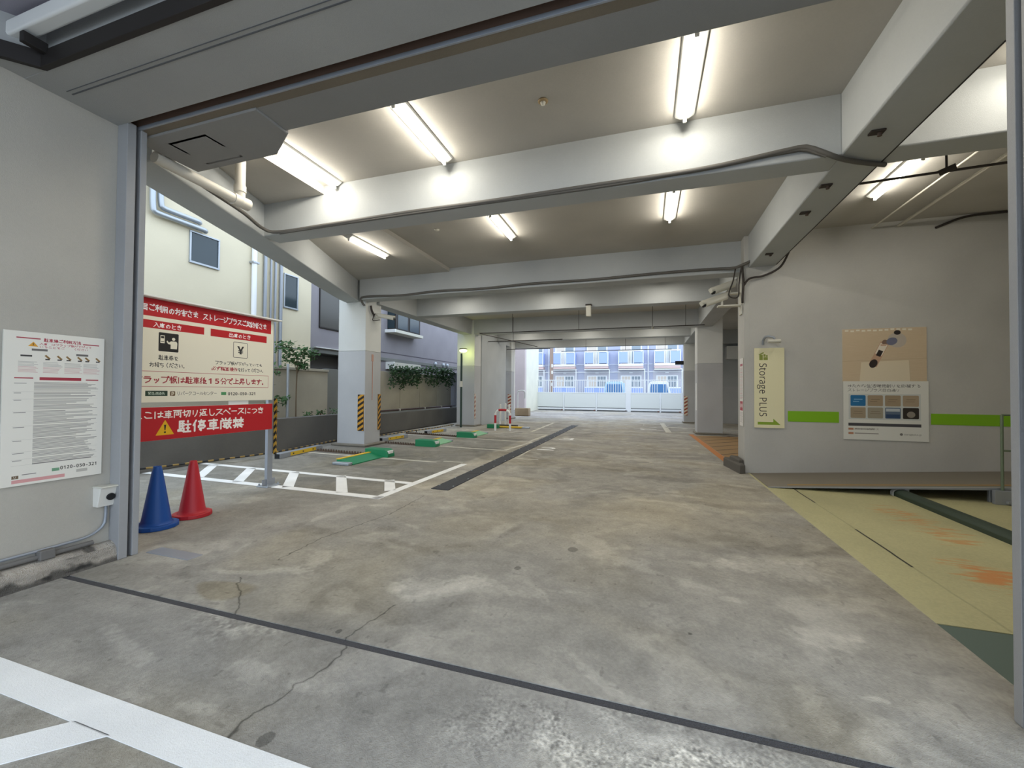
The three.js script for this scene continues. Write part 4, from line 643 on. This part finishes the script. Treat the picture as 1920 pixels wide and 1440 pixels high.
one('dark_bar', [bx(-6.65, -5.35, 0, 0.1, -17.45, -17.25, 0.02)], M.darkMetal, 'low dark bar on the floor behind the hoop bollard', 'bar');
{ const g = thing('pole_lamp', 'thin dark green pole with a glowing yellow-green lamp', 'lamp', [-7.62, 0, -16.4]);
  part('pole', [rod([0, 0, 0], [0, 3.2, 0], 0.045, 14)], mat({ color: 0x2b4038, roughness: 0.5 }), g); part('bracket_box', [bx(-0.05, 0.06, 1.75, 2.0, 0.0, 0.09)], M.offWhite, g);
  const lm = new THREE.MeshStandardMaterial({ color: 0xffffff, emissive: new THREE.Color().setRGB(0.95, 1.0, 0.3), emissiveIntensity: 5 }); part('lamp_globe', (() => { const s = new THREE.SphereGeometry(0.13, 20, 14); s.scale(1.3, 0.55, 1); s.translate(0.08, 3.32, 0.0); return s; })(), lm, g, 'glowing lamp'); part('lamp_cap', [bx(-0.06, 0.22, 3.39, 3.42, -0.1, 0.1)], M.darkMetal, g);
  const L = new THREE.PointLight(new THREE.Color().setRGB(0.85, 1.0, 0.25), 0.4); L.position.set(0.08, 3.22, -0.2); L.shadow.radius = 3; L.castShadow = true; g.add(L); }

// ---------------------------------------------------------------- ramp room on the right
{ const g = thing('access_ramp', 'low grey access ramp along the foot of the poster wall', 'ramp');
  const slope = (x) => 0.005 + Math.max(0, x - 1.97) * 0.075;
  const quad = (x0, x1, z0, z1, t, lift = 0) => { const b = new THREE.BoxGeometry(x1 - x0, t, z1 - z0).toNonIndexed(); b.translate((x0 + x1) / 2, -t / 2, (z0 + z1) / 2); const p = b.attributes.position; for (let i = 0; i < p.count; i++) p.setY(i, Math.max(0.001, p.getY(i) + slope(p.getX(i)) + lift)); b.computeVertexNormals(); return metres(b); };
  part('deck', [quad(1.97, 6.38, -9.295, -8.05, 0.03)], mat({ color: 0x7d766a, roughness: 0.8, bumpMap: roughBump, bumpScale: 0.006 }), g, 'sloping deck');
  part('edge_profile', [quad(1.97, 6.38, -8.05, -8.0, 0.05)], M.steelGrey, g, 'pale steel edge');
  part('yellow_line', [quad(2.3, 6.38, -8.22, -8.17, 0.004, 0.003)], mat({ color: 0xa8813a, roughness: 0.85 }), g, 'worn yellow edge line');
  for (const x of [3.85, 4.85, 5.6]) part('leg', [bx(x, x + 0.05, 0, slope(x) - 0.02, -8.1, -8.05)], M.steelGrey, g); }
{ const g = thing('handrail', 'slim grey green handrail at the upper end of the ramp', 'railing', [4.95, 0, -7.97]); const rm = mat({ color: 0x6f7d68, roughness: 0.5, metalness: 0.3 });
  for (const x of [0, 1.15]) part('post', [rod([x, 0.0, 0], [x, 1.3, 0], 0.018, 10)], rm, g); for (const y of [1.3, 0.78]) part('rail', [rod([0, y, 0], [1.32, y, 0], 0.014, 10)], rm, g);
  part('foot_frame', [bx(-0.12, 0.12, 0, 0.2, 0.0, 0.06), bx(0.0, 0.9, 0.02, 0.06, 0.06, 0.1)], M.steelGrey, g, 'pale foot frame'); }
{ const g = thing('floor_bumper', 'long dark green floor bumper with a pale end cap beside the ramp', 'bumper', [3.8, 0, -8.05]); const s = new THREE.Shape(); s.moveTo(-0.1, 0); s.lineTo(0.1, 0); s.lineTo(0.1, 0.05); s.quadraticCurveTo(0.08, 0.1, 0, 0.1); s.quadraticCurveTo(-0.08, 0.1, -0.1, 0.05); const b = new THREE.ExtrudeGeometry(s, { depth: 4.6, bevelEnabled: false, curveSegments: 8 }); part('bar', metres(b), mat({ color: 0x2c3a2f, roughness: 0.6 }), g); const e = new THREE.ExtrudeGeometry(s, { depth: 0.08, bevelEnabled: true, bevelSize: 0.004, bevelThickness: 0.004, bevelSegments: 1, curveSegments: 8 }); e.translate(0, 0, -0.09); part('end_cap', metres(e), M.white, g); }
one('wall_box', [bx(3.9, 4.6, 3.3, 3.95, -23.72, -23.3, 0.01)], M.white, 'white box high on the far right wall behind the large column', 'box');

// ---------------------------------------------------------------- left side: boundary walls, neighbours, plants
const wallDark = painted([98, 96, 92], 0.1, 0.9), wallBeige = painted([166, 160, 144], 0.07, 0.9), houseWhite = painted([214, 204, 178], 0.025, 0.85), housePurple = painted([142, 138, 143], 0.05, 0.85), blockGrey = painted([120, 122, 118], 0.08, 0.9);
struct('wall_boundary', [bx(-9.2, -8.98, 0, 0.84, -11.6, -2.9, 0.02)], wallDark, 'low dark retaining wall behind the big sign', 'wall');
struct('wall_boundary', [bx(-9.3, -9.08, 0, 0.74, -20.5, -11.6, 0.02)], wallDark, 'low dark retaining wall beyond the white column', 'wall');
{ const g = structGroup('wall_upper', 'beige boundary wall above the low wall beyond the white column', 'wall'); for (let i = 0; i < 4; i++) part('panel', [bx(-9.75, -9.6, 0.82, 2.32, -13.2 - (i + 1) * 1.55 + 0.01, -13.2 - i * 1.55 - 0.01, 0.01)], wallBeige, g); part('rail', [rod([-9.52, 0.79, -13.0], [-9.52, 0.79, -20], 0.03, 8)], mat({ color: 0x4a3430, roughness: 0.7 }), g, 'dark brown rail'); for (const z of [-14.6, -16.6, -18.2]) part('rail_clip', [bx(-9.55, -9.48, 0.75, 0.84, z - 0.03, z + 0.03)], M.offWhite, g); }
struct('wall_curved', [(() => { const c = new THREE.CylinderGeometry(0.8, 0.8, 1.7, 24, 1, false, Math.PI / 2, Math.PI / 2).toNonIndexed(); c.translate(-10.1, 1.65, -19.4); return metres(c); })(), rod([-9.35, 0, -19.6], [-9.35, 0.8, -19.6], 0.35, 24)], painted([140, 143, 150], 0.06), 'curved grey wall end near the lamp column', 'wall');
struct('garden_soil', [flat(-12.5, -9.1, -0.2, 0.62, -20.5, -2.5)], mat({ color: 0x55503f, roughness: 1 }), 'planting strip behind the low wall', 'ground');
struct('wall_garden', [bx(-10.35, -10.2, 0.6, 2.18, -11.35, -3.0, 0.01), bx(-10.4, -10.15, 2.18, 2.26, -11.35, -3.0, 0.01)], wallBeige, 'beige garden wall below the white house', 'wall');
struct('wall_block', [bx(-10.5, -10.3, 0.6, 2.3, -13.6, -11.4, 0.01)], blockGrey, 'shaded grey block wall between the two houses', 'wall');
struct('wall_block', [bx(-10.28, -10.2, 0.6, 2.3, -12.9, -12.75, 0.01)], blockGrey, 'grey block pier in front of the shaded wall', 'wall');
function windowAt(name, parent, x, y0, y1, z0, z1, frame, glass) {   // set into a wall that faces +x
  const w = part(name, [bx(x - 0.02, x + 0.05, y0 - 0.05, y0, z0 - 0.04, z1 + 0.04), bx(x - 0.02, x + 0.04, y1, y1 + 0.04, z0 - 0.04, z1 + 0.04), bx(x - 0.02, x + 0.04, y0, y1, z0 - 0.04, z0), bx(x - 0.02, x + 0.04, y0, y1, z1, z1 + 0.04)], frame, parent);
  part('pane', [flat(x - 0.02, x + 0.012, y0, y1, z0, z1)], glass, w); return w;
}
{ const g = thing('white_house', 'cream white neighbouring house with small dark windows seen past the girder', 'building', [0, 0, 0]);
  part('wall', [bx(-13.5, -10.8, 0, 7.4, -11.2, -1.5, 0.01)], houseWhite, g);
  windowAt('window', g, -10.8, 4.78, 5.5, -7.96, -7.28, M.galvanised, M.glassDark); windowAt('window', g, -10.8, 4.2, 5.2, -10.58, -10.1, M.galvanised, M.glassDark);
  part('downpipe', [rod([-10.72, 2.2, -8.98], [-10.72, 7.3, -8.98], 0.07, 14)], M.whiteGloss, g, 'pale blue white downpipe'); for (const y of [3.4, 5.2]) part('pipe_clip', [bx(-10.8, -10.63, y, y + 0.05, -9.08, -8.88)], M.galvanised, g);
  for (const [z, r] of [[-9.36, 0.05], [-9.56, 0.03], [-9.72, 0.035], [-9.92, 0.05]]) part('conduit', [rod([-10.74, 2.2, z], [-10.74, 7.3, z], r, 10)], M.steelGrey, g, 'grey conduit');
  for (const [o, zz, yy] of [[0, -6.36, 5.62], [0.14, -6.52, 5.78]]) part('vent_duct', [hose([[-10.68, 7.3, zz], [-10.68, yy + 0.3, zz], [-10.68, yy + 0.02, zz - 0.03], [-10.68, yy, zz - 0.25], [-10.68, yy, -7.35 - (o ? 0 : 0.15)], [-10.74, yy, -7.45 - (o ? 0 : 0.15)]], 0.06, 12, 60, 0.2)], M.galvanised, g, 'silver duct bending along the wall');
  part('floor_line', [bx(-10.805, -10.785, 2.9, 2.93, -11.2, -8.2, 0)], blockGrey, g); }
{ const g = thing('purple_house', 'mauve grey house beyond the white house with a bay window', 'building');
  part('wall', [bx(-15, -11.6, 3.06, 8.5, -30, -11.6, 0.01)], housePurple, g); part('base_band', [bx(-15, -11.57, 2.95, 3.1, -30, -11.6, 0.01)], blockGrey, g); part('white_ledge', [bx(-11.62, -11.5, 3.14, 3.17, -13.8, -12.2, 0)], M.white, g); part('lower_wall', [bx(-15, -12.1, 0.4, 3.0, -30, -11.6, 0)], painted([90, 90, 92], 0.08), g); part('lower_wall', [bx(-12.1, -11.62, 0.4, 3.06, -30, -14.0, 0)], housePurple, g);
  windowAt('window', g, -11.6, 3.95, 5.5, -13.5, -12.45, M.darkMetal, mat({ color: 0x4c4a45, roughness: 0.3 }));
  part('seam', [bx(-11.61, -11.59, 3.33, 3.36, -30, -14, 0)], mat({ color: 0x55505a, roughness: 0.9 }), g);
  const bay = part('bay_window', [bx(-11.62, -11.15, 4.42, 5.6, -18.9, -16.7, 0.01)], M.darkMetal, g); part('sill', [bx(-11.62, -11.05, 4.28, 4.42, -19.05, -16.55, 0.01)], M.offWhite, bay); for (const z of [-17.3, -18.35]) part('pane', [flat(-11.16, -11.14, 4.5, 5.5, z - 0.42, z + 0.42)], M.glassDark, bay); part('side_cap', [bx(-11.62, -11.04, 4.28, 4.42, -16.56, -16.5, 0)], M.white, bay); part('pane', [flat(-11.58, -11.2, 4.5, 5.5, -16.71, -16.69)], M.glassDark, bay);
  const ac = part('canopy_box', [bx(-11.62, -11.2, 2.6, 2.9, -19.1, -16.7, 0.01)], M.offWhite, g, 'pale canopy box above the ivy'); part('end_panel', [bx(-11.62, -11.18, 2.58, 2.92, -16.72, -16.62, 0)], M.white, ac);
  for (const z of [-21.3, -22.3, -22.8]) part('vent_hood', (() => { const s = new THREE.SphereGeometry(0.13, 14, 10); s.scale(0.8, 1, 1); s.translate(-11.55, 3.1, z); return s; })(), M.galvanised, g); }
// foliage
const leafMats = [0x2f4a2a, 0x3f5f35, 0x27402a].map((c) => mat({ color: c, roughness: 0.7 }));
function leafCloud(n, at, size) {
  const pos = [], nor = [], uv = [], v = new THREE.Vector3(), q = new THREE.Quaternion(), e = new THREE.Euler();
  const P = [[0, 0, 0], [0.32, 0.08, 0.35], [0, 0.02, 1], [-0.32, 0.08, 0.35]];
  for (let i = 0; i < n; i++) { const p = at(), s = size * rr(0.6, 1.3); e.set(rr(-0.5, 1.4), rr(0, 6.28), rr(-0.6, 0.6)); q.setFromEuler(e); const w = P.map((a) => v.set(...a).multiplyScalar(s).applyQuaternion(q).add(new THREE.Vector3(...p)).clone()); for (const [a, b, c] of [[0, 1, 2], [0, 2, 3]]) { const nn = w[b].clone().sub(w[a]).cross(w[c].clone().sub(w[a])).normalize(); for (const k of [a, b, c]) { pos.push(w[k].x, w[k].y, w[k].z); nor.push(nn.x, nn.y, nn.z); uv.push(0, 0); } } }
  const g = new THREE.BufferGeometry(); g.setAttribute('position', new THREE.Float32BufferAttribute(pos, 3)); g.setAttribute('normal', new THREE.Float32BufferAttribute(nor, 3)); g.setAttribute('uv', new THREE.Float32BufferAttribute(uv, 2)); return g;
}
function ivy(label, z0, z1, top, drop, n) {
  const g = thing('ivy', label, 'ivy');
  for (let k = 0; k < 3; k++) { const f = part('foliage', leafCloud(n, () => { const t = rnd(), z = z0 + (z1 - z0) * t, d = drop * Math.pow(rnd(), 1.5) * (0.35 + 0.65 * noise(z * 2.2, k * 0.3)); return [-9.38 + rr(-0.05, 0.1), top + rr(-0.05, 0.18) - d, z]; }, 0.11), leafMats[k], g); f.userData.kind = 'stuff'; }
  part('vine', [hose([[-9.5, top, z0], [-9.48, top - 0.1, (z0 + z1) / 2], [-9.5, top, z1]], 0.015, 6, 30)], mat({ color: 0x4f4030, roughness: 0.9 }), g);
}
ivy('green ivy hanging over the beige wall under the canopy box', -16.0, -13.7, 2.4, 0.9, 420);
ivy('green ivy hanging over the beige wall near the curved end', -19.2, -16.3, 2.5, 0.9, 460);
function sapling(label, x, z, h, pts, n, size) {
  const g = thing('sapling', label, 'plant', [x, 0.6, z]);
  part('stem', [hose([[0, 0, 0], [0.03, h * 0.35, 0.04], [-0.03, h * 0.7, -0.03], [0.02, h, 0]], 0.018, 6, 24), ...pts.map(([dx, y, dz]) => rod([0, y - 0.3, 0], [dx * 0.7, y, dz * 0.7], 0.009, 5))], mat({ color: 0x6a5a46, roughness: 0.9 }), g);
  const f = part('foliage', leafCloud(n, () => { const [dx, y, dz, r] = pts[Math.floor(rnd() * pts.length)]; const u = rr(-1, 1), a = rr(0, 6.28), s = Math.cbrt(rnd()) * r; return [dx + s * Math.cos(a) * 0.6, y + u * s * 0.6, dz + s * Math.sin(a)]; }, size), leafMats[1], g); f.userData.kind = 'stuff';
}
sapling('young tree with a spread of leaves between the sign post and the white column', -9.75, -9.6, 1.7, [[0, 2.0, 0, 0.35], [0.1, 2.2, 0.5, 0.3], [0, 2.1, -0.45, 0.35], [0, 1.85, 0.2, 0.3], [0, 1.7, -0.2, 0.2]], 420, 0.13);
sapling('thin dark shrub right behind the sign post', -9.45, -8.35, 1.3, [[0, 1.5, -0.1, 0.3], [0, 1.15, 0.1, 0.2], [0, 0.7, -0.45, 0.25], [0, 0.45, -0.1, 0.15]], 260, 0.12);
sapling('low weeds on top of the low wall', -9.5, -10.3, 0.35, [[0, 0.3, 0, 0.15], [0, 0.25, 0.5, 0.15], [0, 0.3, -0.6, 0.18], [0, 0.25, -1.0, 0.15]], 200, 0.08);
one('plant_stake', [rod([-9.45, 0.6, -9.0], [-9.45, 2.3, -9.0], 0.035, 10)], M.galvanised, 'pale upright stake beside the shrub behind the sign post', 'stake');

// ---------------------------------------------------------------- far courtyard, gate, street, apartment block
struct('wall_court', [bx(-13, -8.7, 0, 6.5, -30.4, -30.0, 0)], painted([206, 192, 190], 0.03), 'pinkish courtyard wall left of the exit', 'wall');
struct('wall_court', [bx(-9.2, -8.7, 0, 6.5, -34.2, -30.42, 0)], painted([232, 230, 214], 0.03), 'bright cream courtyard side wall at the gate end', 'wall');
struct('wall_court', [bx(2.75, 3.1, 0, 5, -34.2, -24.0, 0)], painted([205, 205, 205], 0.03), 'pale courtyard wall on the right', 'wall');
{ const g = thing('hoop_rail', 'small pale hoop rail on a stone base left of the courtyard', 'railing', [-7.55, 0, -25.4]); part('hoop', [hose([[-0.28, 0, 0], [-0.28, 1.45, 0], [-0.2, 1.6, 0], [0.1, 1.62, 0], [0.2, 1.5, 0], [0.2, 1.1, 0]], 0.045, 10, 50, 0.3)], M.white, g); part('stone_base', [bx(-0.4, 0.5, 0, 0.5, -0.3, 0.2, 0.04)], painted([170, 150, 120], 0.15), g); }
{ const g = thing('courtyard_gate', 'long white sliding gate with solid lower panels and upright bars', 'gate', [0, 0, -34.0]); const P = [-8.95, -6.48, -3.82, -1.33, 1.06, 2.62], gm = M.whiteGloss, bar = new THREE.BoxGeometry(0.045, 1.02, 0.03), panelMat = mat({ color: 0xdfe2de, roughness: 0.5 });
  for (const x of P) part('post', [bx(x - (x === -1.33 ? 0.2 : 0.05), x + (x === -1.33 ? 0.2 : 0.05), 0, x === -1.33 ? 2.55 : 1.55, -0.06, 0.06)], gm, g);
  for (let i = 0; i < 5; i++) { const a = P[i] + 0.06, b = P[i + 1] - 0.06; part('panel', [bx(a, b, 0.3, 1.45, -0.03, 0.03)], panelMat, g); part('bottom_rail', [bx(a, b, 0.1, 0.24, -0.05, 0.05)], gm, g); part('mid_rail', [bx(a, b, 1.45, 1.52, -0.04, 0.04)], gm, g); part('top_rail', [bx(a, b, 2.48, 2.54, -0.03, 0.03)], gm, g);
    const n = Math.round((b - a) / 0.18); for (let k = 1; k < n; k++) { const m = part('bar', bar, gm, g); m.position.set(a + (b - a) * k / n, 1.99, 0); } part('wheel_housing', [bx(b - 0.16, b, 0.02, 0.12, -0.06, 0.06)], mat({ color: 0x7a5a50, roughness: 0.8 }), g); } }
struct('street', [flat(-40, 40, -0.2, 0.55, -42.5, -34.4)], mat({ color: 0x8d8c8a, roughness: 0.9 }), 'raised street behind the gate', 'street');
{ const g = thing('utility_pole', 'brownish utility pole with white stickers in front of the apartment block', 'pole', [-8.75, 0.5, -39.5]); part('shaft', [rod([0, 0, 0], [0, 8, 0], 0.19, 16, 0.16)], mat({ color: 0x9a8578, roughness: 0.85 }), g); for (const y of [3.4, 2.75, 1.6]) part('sticker', [bx(0.02, 0.16, y, y + 0.32, 0.14, 0.19)], M.white, g); }
function van(label, x, z, m) { const g = thing('parked_van', label, 'van', [x, 0.55, z]);
  const s = new THREE.Shape(); s.moveTo(-0.86, 0.25); s.lineTo(0.86, 0.25); s.lineTo(0.86, 0.95); s.lineTo(0.7, 1.75); s.quadraticCurveTo(0.66, 1.85, 0.5, 1.86); s.lineTo(-0.5, 1.86); s.quadraticCurveTo(-0.66, 1.85, -0.7, 1.75); s.lineTo(-0.86, 0.95); const b = new THREE.ExtrudeGeometry(s, { depth: 3.2, bevelEnabled: true, bevelSize: 0.04, bevelThickness: 0.06, bevelSegments: 2 }); b.translate(0, 0, -3.2); part('body', metres(b), m, g);
  const w = new THREE.Shape([[-0.72, 1.0], [0.72, 1.0], [0.6, 1.68], [-0.6, 1.68]].map((p) => new THREE.Vector2(...p))), wg = new THREE.ExtrudeGeometry(w, { depth: 0.02, bevelEnabled: false }); wg.translate(0, 0, 0.06); part('windscreen', metres(wg), mat({ color: 0x4f7fb0, roughness: 0.15 }), g, 'blue tinted glass');
  for (const e of [-0.7, 0.7]) { part('wheel', [rod([e - 0.08, 0.28, -0.5], [e + 0.08, 0.28, -0.5], 0.28, 20)], M.black, g); part('wheel', [rod([e - 0.08, 0.28, -2.7], [e + 0.08, 0.28, -2.7], 0.28, 20)], M.black, g); part('head_lamp', [bx(e - 0.12, e + 0.12, 0.72, 0.88, 0.05, 0.08)], M.offWhite, g); } part('bumper', [bx(-0.85, 0.85, 0.25, 0.5, 0.04, 0.1, 0.02)], M.steelGrey, g); }
van('white van parked behind the right half of the gate', 1.0, -36.0, M.whiteGloss);
van('pale blue van parked behind the middle of the gate', -2.6, -36.6, mat({ color: 0xa9cbe0, roughness: 0.35 }));
{ const g = thing('apartment_block', 'pale blue apartment block with white balconies behind the gate', 'building', [0, 0, -42.4]); const wallB = painted([178, 182, 200], 0.03), wallLow = painted([192, 190, 196], 0.03), bluePanel = mat({ color: 0x9fb2e6, roughness: 0.35 }), band = mat({ color: 0xcdb4b0, roughness: 0.8 }), curtain = mat({ color: 0xd6cbbd, roughness: 0.9 }), frame = M.whiteGloss, glass = mat({ color: 0x8d98a0, roughness: 0.15 });
  part('wall', [bx(-16, 14, 0.5, 9, -6, 0, 0)], wallB, g);
  for (const u of [-13.9, -10.95 + 0.0, -7.98, -4.7, -1.4, 1.92, 5.2].filter((v) => v !== -10.95 && v !== -13.9).concat([-11.28])) { const a = u - 1.17, b = u + 1.17;
    part('recess_wall', [bx(a - 0.1, b + 0.1, 0.6, 3.75, 0, 0.04, 0)], wallLow, g);
    const up = part('window', [bx(a + 0.15, b - 0.15, 4.2, 6.9, 0.0, 0.06, 0)], frame, g); for (const e of [-0.48, 0.48]) part('pane', [flat(u + e - 0.42, u + e + 0.42, 4.3, 6.8, 0.05, 0.075)], e < 0 ? curtain : glass, up);
    const bal = part('balcony', [bx(a, b, 4.1, 4.32, 0, 0.85, 0.02)], frame, g); part('top_rail', [bx(a, b, 5.5, 5.6, 0.78, 0.85)], frame, bal); for (const x of [a, b - 0.07, u - 0.28, u + 0.2]) part('post', [bx(x, x + 0.07, 4.3, 5.55, 0.78, 0.85)], frame, bal); part('front_panel', [bx(a + 0.08, u - 0.3, 4.4, 5.45, 0.8, 0.83)], bluePanel, bal); part('front_panel', [bx(u + 0.28, b - 0.08, 4.4, 5.45, 0.8, 0.83)], bluePanel, bal); for (const x of [u - 0.12, u - 0.02, u + 0.08]) part('baluster', [bx(x - 0.02, x + 0.02, 4.3, 5.5, 0.8, 0.83)], frame, bal); for (const x of [a, b]) part('side_panel', [bx(x - 0.02, x + 0.02, 4.35, 5.5, 0.02, 0.8)], bluePanel, bal);
    part('soffit_band', [bx(a, b, 3.86, 4.1, 0, 0.8)], band, g); part('eave_rail', [bx(a, b + 0.15, 3.72, 3.8, 0, 0.9)], frame, g); part('downpipe', [bx(b + 0.08, b + 0.15, 0.6, 3.75, 0.8, 0.88)], frame, g);
    const lo = part('window', [bx(u - 0.98, u + 0.98, 2.02, 3.2, 0.02, 0.09, 0)], frame, g); for (const e of [-0.46, 0.46]) { part('pane', [flat(u + e - 0.4, u + e + 0.4, 2.1, 3.1, 0.08, 0.1)], e < 0 ? curtain : glass, lo); for (const q of [-0.14, 0.14]) part('glazing_bar', [bx(u + e + q - 0.02, u + e + q + 0.02, 2.1, 3.1, 0.09, 0.12, 0)], frame, lo); part('glazing_bar', [bx(u + e - 0.4, u + e + 0.4, 2.58, 2.62, 0.09, 0.12, 0)], frame, lo); }
    part('terrace_panel', [bx(a, b, 0.6, 1.95, 0.8, 0.84)], bluePanel, g); part('terrace_rail', [bx(a, b, 1.95, 2.05, 0.78, 0.86)], frame, g); part('wall_lamp', [bx(u - 0.16, u + 0.16, 3.42, 3.5, 0.04, 0.12)], frame, g); }
  part('string_course', [bx(-16, 14, 3.5, 3.58, 0, 0.05, 0)], frame, g); part('string_course', [bx(-16, 14, 4.28, 4.33, 0, 0.04, 0)], frame, g); for (const x of [-9.65, 0.2]) part('rain_pipe', [rod([x, 0.5, 0.1], [x, 9, 0.1], 0.06, 10)], frame, g); }

renderer.render(scene, camera);
